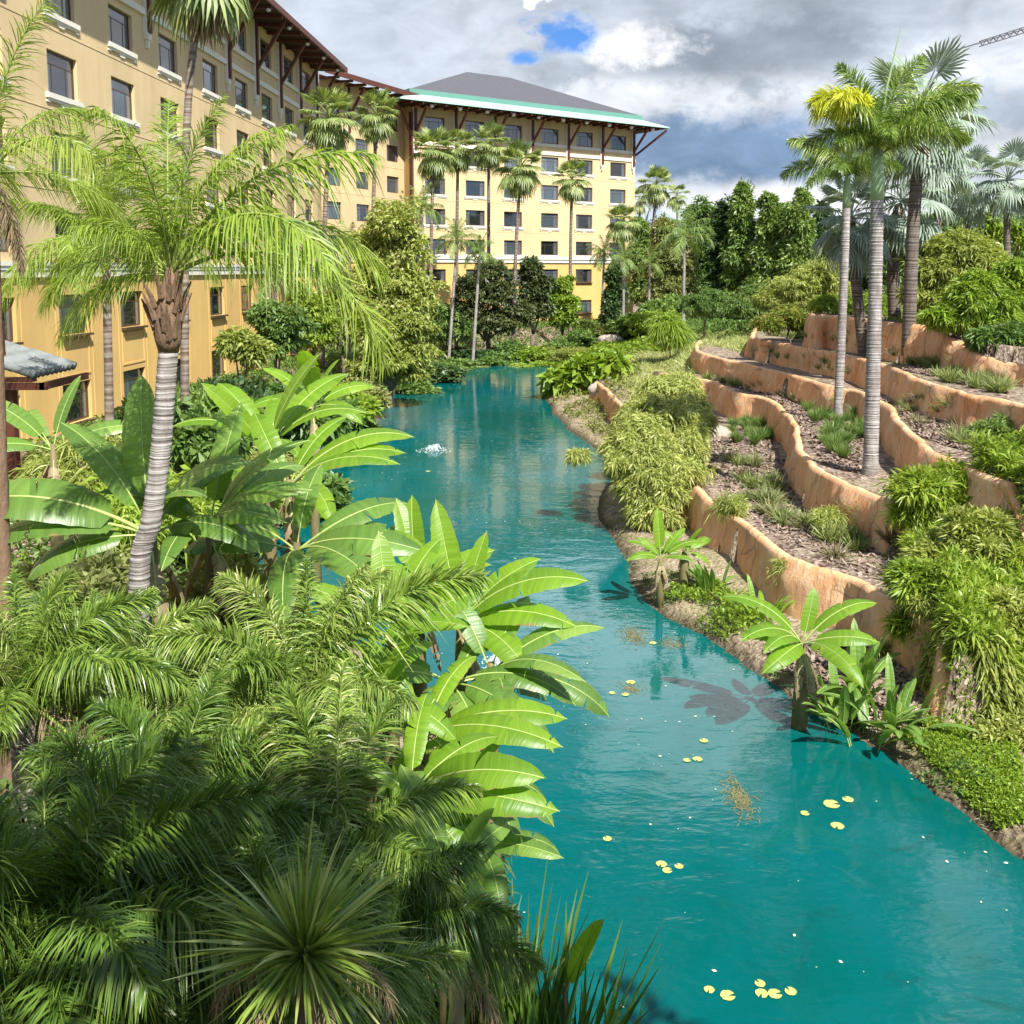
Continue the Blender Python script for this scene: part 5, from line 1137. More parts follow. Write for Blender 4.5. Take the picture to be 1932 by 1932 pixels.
# ------------------------------------------------------------------ ground layers
def in_px(poly, n, seed, z0=True):      # random ground points inside a picture polygon
    r = random.Random(seed); pg = np.array(poly, dtype=float); out = []
    x0, y0 = pg.min(0); x1_, y1_ = pg.max(0)
    xs = np.array([r.uniform(x0, x1_) for _ in range(n * 6)]); ys = np.array([r.uniform(y0, y1_) for _ in range(n * 6)]); ok = inside(pg, xs, ys)
    for x, y in zip(xs[ok], ys[ok]):
        out.append(on(x, y))
        if len(out) >= n: break
    return out
def pxpoly(poly): return np.array([tuple(on(x, y).xy) for x, y in poly])
def scatter_xy(poly, n, seed):
    r = np.random.RandomState(seed); x0, y0 = poly.min(0); x1_, y1_ = poly.max(0); X = r.uniform(x0, x1_, n * 8); Y = r.uniform(y0, y1_, n * 8); ok = inside(poly, X, Y) & ~inside(pond, X, Y); return X[ok][:n], Y[ok][:n]
def cover(name, poly, n, k, ll, lw, mat, h0, h1, seed, hang=.3, lump=2.0, keep=None):
    X, Y = scatter_xy(poly, n, seed); r = np.random.RandomState(seed); m = len(X)
    hgt = h0 + (h1 - h0) * np.clip(vnoise(X, Y, lump, seed) + .5 + vnoise(X, Y, lump * .4, seed + 1) * .5, 0, 1)
    if keep is not None: q = keep(X, Y); X, Y, hgt = X[q], Y[q], hgt[q]; m = len(X)
    z = HV(X, Y) + hgt * (0.35 + .65 * r.rand(m)); C = np.repeat(np.stack([X, Y, z], 1), k, 0); M_ = m * k
    d = nrm(r.randn(M_, 3) + np.array([0, -.15, .75])); ln = ll * r.uniform(.6, 1.3, M_); wv = nrm(np.cross(d, nrm(r.randn(M_, 3)) * .6 + np.array([0, .3, .8]))); w = lw * r.uniform(.7, 1.2, M_)
    V = np.zeros((M_, 4, 3)); mid = C + d * (ln * .5)[:, None]; V[:, 0] = C; V[:, 1] = mid - wv * (w / 2)[:, None]; V[:, 3] = mid + wv * (w / 2)[:, None]; V[:, 2] = C + d * ln[:, None]; V[:, 2, 2] -= ln * hang
    return tag(put(name, npmesh(name, V.reshape(-1, 3), np.arange(M_ * 4).reshape(M_, 4), mat)), kind='stuff')
def blades(name, X, Y, h, w, mat, seed, hang=.4, splay=.5):
    r = np.random.RandomState(seed); n = len(X); Pn = np.stack([X, Y, HV(X, Y) - .03], 1); d = nrm(np.stack([r.randn(n) * splay, r.randn(n) * splay, np.ones(n)], 1)); wv = nrm(np.cross(d, r.randn(n, 3)))
    V, F = ribbons(Pn, d, h * r.uniform(.5, 1.2, n), hang * r.uniform(.3, 1.4, n), w, wv, (0, .5, 1.0), (.8, 1, .08)); return tag(put(name, npmesh(name, V, F, mat)), kind='stuff')
leftp = np.array([(-4.5, 7), (-12, 7), (-17.8, 20), (-17.2, 40), (-16, 62), (-14.6, 79), (-15.5, 88), (-9.5, 98.5), (14, 114), (26, 118), (30, 92), (16, 84), (2, 86), (-4, 82), (-8.5, 70), (-9.5, 55), (-9, 45), (-7.5, 33), (-6.5, 25), (-4.2, 20), (-1.3, 13), (-.6, 8)])
cover('undergrowth', leftp, 26000, 4, .30, .10, M_mid, .05, .75, 201, .4, 2.2)
cover('low_undergrowth', leftp, 12000, 4, .26, .09, M_lime, .05, .5, 202, .4, 1.3, lambda X, Y: vnoise(X, Y, 2.5, 9) > 0.02)
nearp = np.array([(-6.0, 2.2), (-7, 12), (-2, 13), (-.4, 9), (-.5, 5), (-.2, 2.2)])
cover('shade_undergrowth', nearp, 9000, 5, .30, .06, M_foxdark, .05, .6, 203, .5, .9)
farp = np.array([(14, 62), (30, 50), (60, 48), (90, 80), (60, 140), (24, 135), (14, 100)])
cover('hill_undergrowth', farp, 16000, 4, .42, .15, M_mid, .1, 1.2, 204, .4, 3)
topp = WALLS[4]['poly']; keepn = lambda X, Y: (pdist(WALLS[4]['line'][:, :2], X, Y, False) > .7) & (Y < 62)
cover('top_terrace_undergrowth', np.array([(14, 38), (14, 62), (45, 62), (45, 26), (16, 26)]), 16000, 5, .2, .07, M_lime, .05, .55, 205, .4, 1.5, lambda X, Y: inside(WALLS[4]['poly'], X, Y) & keepn(X, Y))
cover('bank_weeds', pxpoly([(1690, 1380), (1760, 1350), (1900, 1370), (1960, 1560), (1890, 1575), (1800, 1500)]), 2600, 5, .085, .035, M_lime, .02, .16, 206, .3, .8, lambda X, Y: vnoise(X, Y, 1.1, 4) > -.05)
cover('creeping_plants', pxpoly([(1100, 668), (1180, 640), (1290, 640), (1290, 655), (1160, 690), (1120, 695)]), 2200, 4, .34, .2, M_lime, .05, .4, 207)
cover('far_bank_plants', np.array([(-6, 84), (0, 86.5), (8, 88), (14, 88), (18, 84), (14, 80), (8, 84.5), (0, 84)]), 3000, 4, .3, .16, M_bam, .02, .35, 208)
cover('shore_weeds', pxpoly([(1215, 1120), (1260, 1075), (1400, 1110), (1480, 1220), (1450, 1270), (1350, 1200)]), 900, 5, .14, .05, M_lime, .02, .25, 209, .3, 1.0, lambda X, Y: vnoise(X, Y, .9, 14) > 0)
# a distant wood behind everything
r = np.random.RandomState(8); n = 15000; X = r.uniform(-150, 260, n); Y = 165 + r.rand(n) * 25; hh = 7.5 + 4 * (vnoise(X, Y * 0, 9, 3) + vnoise(X, Y * 0, 3.5, 5) * .7)
Zz = 1 + (hh + np.clip((X - 20) / 60, 0, 1) * 3.0) * r.rand(n) ** .6
C = np.repeat(np.stack([X, Y, Zz], 1), 3, 0); d = nrm(r.randn(n * 3, 3)); wv = nrm(np.cross(d, r.randn(n * 3, 3))); V = np.stack([C - d * .8, C - wv * .6, C + d * .8, C + wv * .6], 1)
tag(put('distant_wood', npmesh('distant_wood', V.reshape(-1, 3), np.arange(n * 12).reshape(-1, 4), M_fargreen)), kind='stuff')
# grass on the mound at the left end of the terraces
mp = pxpoly([(1135, 700), (1180, 668), (1290, 640), (1340, 602), (1420, 582), (1455, 592), (1425, 628), (1418, 650), (1330, 650), (1316, 668), (1330, 700), (1250, 715), (1200, 760)])
X, Y = scatter_xy(mp, 42000, 5); blades('mound_grass', X, Y, .55, .034, M_moundgrass, 6, .5, .7)
mp2 = pxpoly([(1270, 625), (1330, 590), (1400, 575), (1420, 590), (1340, 615), (1290, 645)]); X, Y = scatter_xy(mp2, 5000, 7); blades('tall_reeds', X, Y, 1.1, .035, M_grass, 8, .3, .25)
# bark chips on the terraces
xs = []; ys = []
for k, poly in enumerate([[(1320, 860), (1345, 830), (1440, 800), (1500, 900), (1600, 960), (1700, 1010), (1720, 1110), (1600, 1080), (1450, 1005), (1360, 930)], [(1340, 735), (1480, 750), (1560, 735), (1640, 790), (1640, 900), (1560, 880), (1520, 830), (1440, 745)], [(1640, 745), (1800, 745), (1850, 860), (1740, 830), (1690, 765)], [(1700, 700), (1900, 745), (1880, 690), (1740, 660)], [(1440, 1235), (1620, 1200), (1760, 1300), (1760, 1400), (1600, 1370)]]):
    X, Y = scatter_xy(pxpoly(poly), 3600, 30 + k); xs.append(X); ys.append(Y)
X = np.concatenate(xs); Y = np.concatenate(ys); r = np.random.RandomState(4); n = len(X); a = r.rand(n) * 6.28; l = r.uniform(.04, .13, n); w = r.uniform(.015, .035, n)
u_ = np.stack([np.cos(a), np.sin(a), r.randn(n) * .35], 1); v_ = np.stack([-np.sin(a), np.cos(a), r.randn(n) * .4], 1); C = np.stack([X, Y, HV(X, Y) + .02 + r.rand(n) * .02], 1)
V = np.stack([C - u_ * l[:, None] - v_ * w[:, None], C + u_ * l[:, None] - v_ * w[:, None], C + u_ * l[:, None] + v_ * w[:, None], C - u_ * l[:, None] + v_ * w[:, None]], 1)
tag(put('bark_mulch', npmesh('bark_mulch', V.reshape(-1, 3), np.arange(n * 4).reshape(n, 4), M_chip)), kind='stuff')
# grass tufts, each a plant of its own
rt = random.Random(12)
def tufts(pts, meshes, smin, smax, label, group):
    pts = sorted(pts, key=lambda p: p.x / p.y)
    for i, p in enumerate(pts):
        label = ORD[i] + ' from left: ' + label.split('from left: ')[-1]
        o = put('grass_tuft', rt.choice(meshes), None, (p.x, p.y, H(p.x, p.y)), (0, 0, rt.uniform(0, 6.28)), rt.uniform(smin, smax)); tag(o, label, 'grass tuft', group)
def linepts(pl, n, j=3):
    q = cr(pl, 8); i_ = np.linspace(0, len(q) - 1, n).astype(int); return [on(q[i][0] + rt.uniform(-j, j), q[i][1] + rt.uniform(-j / 2, j / 2)) for i in i_]
tufts(linepts([(1335, 716), (1400, 730), (1460, 742), (1515, 762)], 13), TG + TD[:1], 1.0, 1.4, 'small grass tuft at the foot of the third orange wall', 'tufts at the foot of the third wall')
tufts(linepts([(1430, 668), (1500, 686), (1560, 700), (1600, 712)], 14), TG, 1.0, 1.4, 'small grass tuft at the foot of the fourth orange wall', 'tufts at the foot of the fourth wall')
tufts(in_px([(1520, 770), (1565, 765), (1635, 800), (1635, 890), (1580, 870), (1540, 820)], 26, 2), TGT, .7, 1.05, 'tall green tuft around the foxtail palm feet', 'tall tufts round the foxtail palms')
tufts(linepts([(1455, 634), (1520, 642), (1600, 655), (1690, 678)], 16), TG + TD, 1.1, 1.5, 'grass tuft at the foot of the topmost orange wall', 'tufts at the foot of the top wall')
tufts(in_px([(1690, 672), (1740, 680), (1890, 725), (1890, 745), (1760, 715)], 22, 3), TG, 1.1, 1.6, 'pale tuft below the right part of the top wall', 'pale tufts below the stained top wall')
tufts(in_px([(1705, 765), (1740, 758), (1800, 775), (1830, 850), (1760, 820), (1700, 780)], 18, 4), TG + TD, 1.0, 1.7, 'tuft on mulch between third and fourth walls', 'tufts between third and fourth walls')
tufts(in_px([(1365, 805), (1445, 800), (1455, 845), (1390, 850)], 16, 5), TGT, .7, 1.0, 'tall tuft left of the second wall bend', 'tall tufts left of the stained bend')
tufts(in_px([(1340, 880), (1400, 860), (1480, 900), (1490, 1000), (1440, 980)], 22, 6), TG + TG + TD, 1.1, 1.8, 'loose tuft on the lowest terrace, left part', 'tufts on the lowest terrace, left')
tufts(in_px([(1490, 990), (1600, 980), (1720, 1020), (1700, 1100), (1560, 1050)], 18, 7), TD + TG, 1.1, 1.7, 'dry tuft on the lowest terrace, right part', 'tufts on the lowest terrace, right')
# extra bits of green by the shore
for x, y, s, lab in ((1378, 985, .55, 'small bamboo shoot clump growing up the lowest wall'), (1560, 1010, .5, 'small bright bamboo clump on the lowest terrace'), (1745, 1175, .5, 'bamboo sprig on the end of the lowest wall'), (1480, 1110, .4, 'pale sprig at the top of the lowest wall')):
    p = on(x, y); shrub('sprig', p.x, p.y, s, s * 1.7, lab, group='small bamboo clumps')
# left bank bushes between the wing and the bananas
for i, (x, Y, rx, h, k, lab) in enumerate([(180, 24, 1.5, 2.6, 'bam', 'pale bush below the lower ochre windows at far left'), (255, 22, 1.3, 2.3, 'bamg', 'bright bush behind the upright banana leaf'), (390, 24, 1.6, 2.8, 'lime', 'bright bush between the palm trunk and the upper bananas'), (110, 15, 1.4, 2.2, 'olive', 'olive bush at the left edge under the long banana leaf'), (60, 13, 1.2, 2.0, 'dark', 'dark bush at the left edge'), (400, 13, 1.2, 2.7, 'olive', 'small leaved bush right of the big palm foot'), (470, 12, 1.0, 2.2, 'mid', 'green bush beside the small leaved one'), (380, 34, 1.6, 3.4, 'far', 'dark round cycad like bush before the wing'), (430, 36, 1.5, 3.5, 'dark', 'dark bush at the wing below the big hanging frond'), (540, 40, 2.2, 3.6, 'mid', 'green bush under the hanging frond'), (600, 46, 2.4, 3.4, 'lime', 'bright bush behind the hanging frond tips'), (640, 52, 2.2, 3.0, 'olive', 'olive bush on the left shore before the layered tree'), (660, 46, 1.6, 2.0, 'dark', 'dark bush overhanging the left shore'), (560, 32, 1.7, 2.4, 'mid', 'bush on the shore behind the banana clump'), (320, 30, 1.8, 3.2, 'mid', 'green bush low against the wing'), (480, 30, 1.6, 2.6, 'bam', 'pale bush behind the upper bananas')]):
    b = gbase(x, Y); shrub(k, b.x, b.y, rx, h, lab, group='bushes on the left bank')

# ------------------------------------------------------------------ bananas
def B_(px, py, Y): q = D(px, py, Y); return q.x, q.y, q.z
def bplant(px, py, Y, s, label, spec=None, n=9, kind='b', dead=3, **k): x, y, z = B_(px, py, Y); return banana(x, y, z, s, label, spec, n, kind, dead, **k)
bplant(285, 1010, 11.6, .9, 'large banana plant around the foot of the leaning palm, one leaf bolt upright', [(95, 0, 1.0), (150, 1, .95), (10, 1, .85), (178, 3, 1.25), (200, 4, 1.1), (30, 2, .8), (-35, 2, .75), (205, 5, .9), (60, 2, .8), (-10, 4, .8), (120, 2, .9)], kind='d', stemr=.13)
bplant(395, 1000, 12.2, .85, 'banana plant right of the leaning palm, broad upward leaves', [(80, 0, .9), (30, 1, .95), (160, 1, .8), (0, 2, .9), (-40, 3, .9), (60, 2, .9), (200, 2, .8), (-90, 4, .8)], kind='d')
bplant(505, 850, 15.5, .9, 'banana plant with crossed upright leaves, highest of the left bank', [(160, 0, .8), (20, 0, 1.0), (55, 1, 1.0), (130, 1, .8), (5, 2, .9), (200, 2, .8), (-60, 3, .7), (90, 2, .9)])
bplant(545, 920, 14.2, .85, 'banana plant reaching long leaves right across the water', [(18, 2, 1.1), (0, 3, 1.0), (-15, 3, 1.0), (50, 1, .8), (110, 1, .8), (180, 3, .8), (220, 3, .8), (-50, 4, .9)])
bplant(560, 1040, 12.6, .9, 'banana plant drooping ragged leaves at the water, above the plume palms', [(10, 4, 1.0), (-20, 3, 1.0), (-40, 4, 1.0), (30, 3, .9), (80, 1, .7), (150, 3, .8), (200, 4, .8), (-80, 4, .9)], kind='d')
bplant(590, 770, 24, .85, 'smaller banana plant behind, under the hanging frond', n=8)
bplant(100, 850, 17, .8, 'banana plant at the far left below the tiled porch', [(170, 1, .9), (60, 0, .8), (20, 3, 1.0), (200, 3, .9), (120, 2, .8)], kind='d')
bplant(868, 1180, 11.6, .68, 'tall yellow green banana plant at the centre with a leaf pointing over the pond', [(-4, 2, 1.2), (-25, 3, 1.05), (160, 1, 1.0), (190, 2, 1.0), (100, 0, 1.05), (130, 1, 1.1), (30, 1, .9), (-45, 4, 1.0), (215, 3, .85), (70, 0, .8)], stemr=.1)
bplant(790, 1130, 12.4, .62, 'banana plant behind the centre one, short broad leaves', [(120, 0, 1.0), (160, 1, .9), (40, 1, .9), (80, 0, 1.0), (200, 2, .9), (10, 2, .8), (150, 2, .9)])
bplant(800, 1390, 9.8, .66, 'lower banana plant of the centre clump, glossy leaves towards the water', [(-12, 3, 1.1), (-28, 3, 1.15), (10, 4, .9), (60, 2, .8), (120, 1, .9), (170, 2, .7), (-60, 4, 1.0), (-95, 4, .9), (200, 2, .8)])
bplant(775, 1500, 8.6, .58, 'lowest banana plant of the centre clump, leaves hanging down the bank', [(-22, 3, 1.2), (-10, 2, 1.15), (-75, 4, 1.0), (-50, 5, 1.0), (80, 1, .8), (40, 2, .8), (160, 2, .7), (-100, 5, .9)])
bplant(700, 1330, 9.6, .5, 'banana plant half buried in the plume palms', n=8, kind='b')
bplant(850, 1650, 7.6, .42, 'small banana plant in shade at the foot of the centre clump', n=7, kind='d', dead=2)
bplant(1065, 1880, 8.5, .36, 'single pale banana shoot beside the reeds at the bottom', [(20, 0, 1.2), (60, 1, .8)], dead=0, z=-.1, stemr=.04)
bplant(850, 1290, 10.7, .72, 'banana plant low in the centre clump, dark leaves below the tallest one', [(-10, 4, 1.0), (-40, 4, 1.05), (-70, 5, 1.0), (15, 5, 1.0), (150, 3, .8), (60, 3, .8), (200, 3, .9), (-100, 4, .9)], kind='d')
bplant(870, 1480, 9.2, .5, 'banana plant of the centre clump nearest the water, hanging dark leaves', [(-20, 4, 1.0), (-50, 4, 1.0), (10, 4, .9), (60, 2, .8), (-85, 5, .9), (180, 3, .8)], kind='d')
bplant(905, 1600, 8.6, .42, 'low banana plant overhanging the shaded bank', [(-30, 3, 1.0), (-70, 4, 1.0), (10, 4, .9), (100, 1, .8), (180, 3, .8)], kind='d')
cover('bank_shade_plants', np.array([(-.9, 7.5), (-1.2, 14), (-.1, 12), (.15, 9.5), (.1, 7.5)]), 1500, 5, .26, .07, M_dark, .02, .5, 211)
# right bank
p = on(1245, 1142); banana(p.x, p.y, D(1248, 1055, p.y).z, .50, 'small banana plant with thin brown stem on the right shore', [(15, 2, 1.1), (170, 2, .85), (195, 3, .9), (80, 0, 1.1), (40, 1, .9), (-30, 3, .8), (140, 1, .7)], stemr=.08)
p = on(1290, 1110); banana(p.x, p.y, p.z + .9, .42, 'small banana plant in the weeds right of the thin stemmed one', n=6, dead=2)
p = on(1540, 1385); banana(p.x - .3, p.y, D(1498, 1215, p.y).z, .66, 'largest banana plant on the right shore, star of yellow green leaves', [(18, 2, 1.1), (155, 2, 1.1), (172, 3, .8), (85, 0, .7), (198, 3, 1.0), (235, 4, 1.0), (-62, 4, 1.1), (-20, 3, .9), (215, 3, .9)], dead=7, stemr=.12)
for i, (x, y, s, lab) in enumerate(((1590, 1370, .55, 'bird of paradise clump against the star shaped banana'), (1635, 1400, .5, 'bird of paradise clump nearest the water on the right shore'), (1690, 1380, .5, 'bird of paradise clump furthest right'), (1620, 1310, .6, 'tall dark bird of paradise clump below the lowest wall'), (1440, 1170, .4, 'upright strap leaved clump before the lowest wall'), (1345, 1120, .38, 'upright strap leaved clump near the thin stemmed banana'))):
    p = on(x, y); r = random.Random(50 + i); e = empty('bird_of_paradise', p, 0, lab, 'plant', 'strap leaved clumps on the right shore')
    for k in range(15):
        a = r.uniform(0, 6.28); q = r.random(); kk = 0 if q < .35 else 1 if q < .75 else 2; rr_ = r.uniform(.05, .4)
        put('leaf', BAN['d' if i != 4 else 'b'][kk], e, (math.cos(a) * rr_, math.sin(a) * rr_, -.05), (0, r.uniform(-.1, .1), a), (s * r.uniform(.7, 1.15), s * .62, s * r.uniform(.8, 1.15)))
# ------------------------------------------------------------------ foreground plume palms
def plume(px, py, Y, label, sets, spec, s, seed, r0=.12):
    c = D(px, py, Y); b = Vector((c.x, c.y, H(c.x, c.y))); pal, cc = palm_base('plume_palm', b, 0, label, 'palm tree', 'plume palms in the near left corner', [b, b.lerp(c, .5), c], r0, r0 * .8, M_trunk, 0, 10)
    rr = random.Random(seed)
    for az, k, q in spec: put('frond', rr.choice(sets[k]), pal, cc, (rr.uniform(-.08, .08), rr.uniform(-.08, .08), R(az + rr.uniform(-8, 8))), s * q * rr.uniform(.95, 1.05))
    for i in range(4): put('dead_leaf', FDEAD, pal, cc, (0, 0, rr.uniform(0, 6.28)), s * rr.uniform(.6, .9))
    return pal
FDEAD = frond(1.8, 0, -85, 60, .3, .02, 1.2, .8, nseed(), M_dead, .025)
ring = lambda n, k, q, o=0: [(o + 360 * i / n, k, q) for i in range(n)]
plume(190, 1370, 9.2, 'bright plume palm at left, fronds arching like a fountain', FOX, ring(4, 0, .8, 20) + ring(6, 1, .9, 50) + ring(6, 2, .85, 10), .85, 61)
plume(40, 1330, 8.0, 'bright plume palm against the left edge', FOX, ring(3, 0, .7) + ring(6, 1, .8, 30) + ring(5, 2, .8), .8, 62)
plume(575, 1330, 9.0, 'bright plume palm whose frond arches over the bananas', FOX, [(20, 1, 1.1), (150, 1, .9), (170, 2, 1), (60, 1, .95), (100, 0, .8), (-20, 2, .8), (200, 1, .9), (240, 2, .8), (-60, 2, .8), (-100, 1, .8), (30, 0, .8)], .9, 63)
plume(410, 1420, 8.2, 'pale plume palm in the gap between the two bright ones', FOX, ring(4, 0, .6, 10) + ring(5, 1, .7, 40), .7, 64)
plume(640, 1620, 6.6, 'plume palm with a tall feathery frond beside the lower bananas', FOX, [(95, 0, .9), (70, 1, .8), (140, 1, .9), (20, 2, .8), (180, 2, .8), (230, 2, .7), (-40, 2, .7), (115, 1, 1.0)], .72, 65)
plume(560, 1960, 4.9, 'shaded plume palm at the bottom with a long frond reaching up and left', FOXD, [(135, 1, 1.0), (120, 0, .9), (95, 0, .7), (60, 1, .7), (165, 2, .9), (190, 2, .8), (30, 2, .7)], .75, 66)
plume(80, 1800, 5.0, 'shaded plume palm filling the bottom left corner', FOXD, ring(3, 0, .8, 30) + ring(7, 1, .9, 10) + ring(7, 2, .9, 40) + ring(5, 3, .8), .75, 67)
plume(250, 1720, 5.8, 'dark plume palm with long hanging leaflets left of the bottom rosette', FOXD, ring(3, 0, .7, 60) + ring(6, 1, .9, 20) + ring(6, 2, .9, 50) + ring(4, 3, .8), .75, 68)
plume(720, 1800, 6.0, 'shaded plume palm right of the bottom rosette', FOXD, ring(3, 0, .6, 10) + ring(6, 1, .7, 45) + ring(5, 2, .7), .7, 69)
plume(330, 1560, 7.2, 'plume palm half in sun above the dark corner', FOXD, ring(4, 0, .7, 80) + ring(6, 1, .8, 15) + ring(5, 2, .8, 40), .75, 70)
ros = tuft_mesh(nseed(), M_fox, 300, .62, .017, 2.2, .35, .03, 'rosette'); c = D(572, 1790, 4.3)
e = empty('rosette_plant', (c.x, c.y, H(c.x, c.y)), 0, 'round spiky rosette of narrow leaves at the bottom, seen from above', 'plant')
put('foliage', ros, e, (0, 0, c.z - e.location.z), (R(18), 0, 0), .98); m = MB(); m.tube([(0, .3, -.3), (0, .1, (c.z - e.location.z) * .6), (0, 0, c.z - e.location.z)], [.09, .07, .05], 8); m.build('stem', M_bark, e, True)
m = MB(); m.tube([(0, 0, c.z - e.location.z), (.02, 0, c.z - e.location.z + .35), (.07, 0, c.z - e.location.z + .75)], [.012, .008, .002], 5); m.build('spear', M_rachis, e, True)
for i in range(6): put('dead_leaf', FDEAD, e, (0, 0, c.z - e.location.z), (0, 0, i * 1.05), .33)
rd = [tuft_mesh(nseed(), mt, 60, 2.3, .05, .34, .30, .35, 'reeds') for mt in (M_foxdark, M_mid)]
for i, (x, Y, s, lab) in enumerate(((880, 8.6, .95, 'dark strap leaved reeds at the bottom, second bunch from left'), (975, 8.8, 1.0, 'dark strap leaved reeds at the bottom, tall pale blades standing over the water'), (1070, 8.3, .95, 'dark strap leaved reeds at the bottom, right bunch bending over'), (800, 8.0, 1.0, 'dark strap leaved reeds at the bottom, leftmost bunch'), (1000, 7.9, 1.05, 'dark strap leaved reeds at the bottom edge, nearest bunch'), (1160, 7.7, .8, 'low strap leaved reeds at the bottom edge, furthest right'))):
    q = D(x, 1850, Y); o = put('reed_clump', rd[i % 2], None, (q.x, Y, max(-.05, H(q.x, Y))), (0, .06 * i, i * 1.7), s); tag(o, lab, 'reeds', 'strap leaved reeds at the bottom')
# ------------------------------------------------------------------ on the water
def pad_mesh(seed):
    r = random.Random(seed); n = 18; V = [(0, 0, .008)]; F = []
    for i in range(n + 1):
        a = .25 + (6.283 - .5) * i / n; q = 1 + r.uniform(-.05, .05); V.append((math.cos(a) * q, math.sin(a) * q, r.uniform(.0, .05)))
    return npmesh('lily_pad', V, np.array([(0, i, i + 1) for i in range(1, n + 1)]), M_pad)
PADS = [pad_mesh(s) for s in (1, 2, 3)]
padl = [(1569, 1517, 16, 'largest yellow lily pad of the four by the right bank'), (1600, 1508, 11, 'yellow lily pad nearest the right bank'), (1580, 1558, 13, 'yellow lily pad lowest of the four by the right bank'), (1519, 1534, 9, 'small yellow lily pad left of the four by the right bank'),
        (1146, 1582, 9, 'lone pale lily pad in the middle of the pond'), (1248, 1630, 11, 'upper left pad of the small cluster below mid pond'), (1259, 1642, 10, 'lower pad of the small cluster below mid pond'), (1281, 1634, 9, 'right pad of the small cluster below mid pond'),
        (1338, 1867, 10, 'leftmost pad of the row at the bottom edge'), (1373, 1878, 14, 'second pad of the row at the bottom edge'), (1434, 1855, 10, 'upper middle pad of the row at the bottom edge'), (1437, 1874, 12, 'lower middle pad of the row at the bottom edge'), (1462, 1875, 13, 'fourth pad of the row at the bottom edge'), (1492, 1870, 11, 'rightmost pad of the row at the bottom edge'),
        (1316, 1432, 10, 'lower left of the pads in the bright reflection'), (1296, 1434, 8, 'leftmost of the pads in the bright reflection'), (1328, 1397, 9, 'upper of the pads in the bright reflection'),
        (1190, 1287, 10, 'pad left of the bright reflection, upper'), (1155, 1307, 7, 'small pad left of the bright reflection, lower'), (1180, 1310, 8, 'middle pad left of the bright reflection'), (1232, 1213, 8, 'pad beside the floating weed'), (808, 889, 6, 'tiny pad near the fountain')]
for i, (x, y, r_, lab) in enumerate(padl):
    q = G(x, y, .012); o = put('lily_pad', PADS[i % 3], None, q, (0, 0, i * 2.1), r_ * .82 / FPX * (q - cam.location).length); tag(o, lab, 'lily pad', 'yellow lily pads floating on the pond')
r = np.random.RandomState(9); X = r.uniform(-6, 12, 2600); Y = r.uniform(9, 60, 2600); ok = inside(pond, X, Y) & (r.rand(2600) < np.clip(.15 + vnoise(X, Y, 2.2, 3) + .2, 0, 1)); X, Y = X[ok], Y[ok]; n = len(X); a = r.rand(n) * 6.28; s_ = .006 + .02 * r.rand(n) ** 2
dx = np.stack([np.cos(a), np.sin(a), 0 * a], 1) * s_[:, None] * 1.5; dy = np.stack([-np.sin(a), np.cos(a), 0 * a], 1) * s_[:, None]; C = np.stack([X, Y, np.full(n, .012)], 1)
tag(put('floating_petals', npmesh('floating_petals', np.stack([C - dx, C - dy, C + dx, C + dy], 1).reshape(-1, 3), np.arange(n * 4).reshape(n, 4), M_petal)), kind='stuff')
def weed(px, py, rx, ry, n, lab, seed):
    r = np.random.RandomState(seed); c = G(px, py, 0); sx = rx / FPX * c.y; sy = abs(G(px, py - ry, 0).y - c.y); X = c.x + r.randn(n) * sx * .45; Y = c.y + r.randn(n) * sy * .45; Pn = np.stack([X - c.x, Y - c.y, np.full(n, .01)], 1); d = nrm(np.stack([r.randn(n), r.randn(n), r.rand(n) * .35], 1)); wv = nrm(np.cross(d, np.tile([0, 0, 1.0], (n, 1))))
    V, F = ribbons(Pn, d, r.uniform(.05, .16, n), .3, .012, wv, (0, .5, 1.0), (.6, 1, .1)); o = put('pond_weed', npmesh('pond_weed', V, F, M_weed), None, (c.x, c.y, 0)); tag(o, kind='stuff')
weed(1195, 1200, 30, 20, 420, 'brown floating weed patch off the thin stemmed banana', 1); weed(1395, 1505, 26, 40, 330, 'sparse floating weed patch before the right bank', 2); weed(1270, 1215, 30, 12, 160, 'thin weed strip between the brown patch and the shore', 3); weed(1190, 1300, 26, 12, 120, 'small weed patch among pads left of the bright reflection', 4)
def fountain(px, py, s, lab, seed):
    c = G(px, py, 0); e = empty('fountain', (c.x, c.y, 0), 0, lab, 'fountain'); r = random.Random(seed)
    m = MB()
    for k in range(60):
        a = r.uniform(0, 6.28); q = r.uniform(.05, .6) * s; h = r.uniform(.12, .4) * s; p = [(math.cos(a) * q * t, math.sin(a) * q * t, .02 + h * 4 * t * (1 - t)) for t in (0, .3, .6, .98)]
        m.tube(p, [.004, .008, .007, .003], 4)
    m.build('jet', M_splash, e)
    m = MB()
    for k in range(160):
        a = r.uniform(0, 6.28); q = r.uniform(.1, 1.2) * s; w_ = r.uniform(.006, .03) * s; x, y = math.cos(a) * q, math.sin(a) * q
        m.add([(x - w_ * 1.6, y, .012), (x, y - w_, .012), (x + w_ * 1.6, y, .014), (x, y + w_, .02)], [(0, 1, 2, 3)])
    m.build('foam', M_splash, e)
fountain(820, 850, .7, 'small bubbling fountain jet in the middle of the far pond', 1); fountain(938, 1252, .35, 'fountain splash half hidden behind the centre banana leaves', 2)
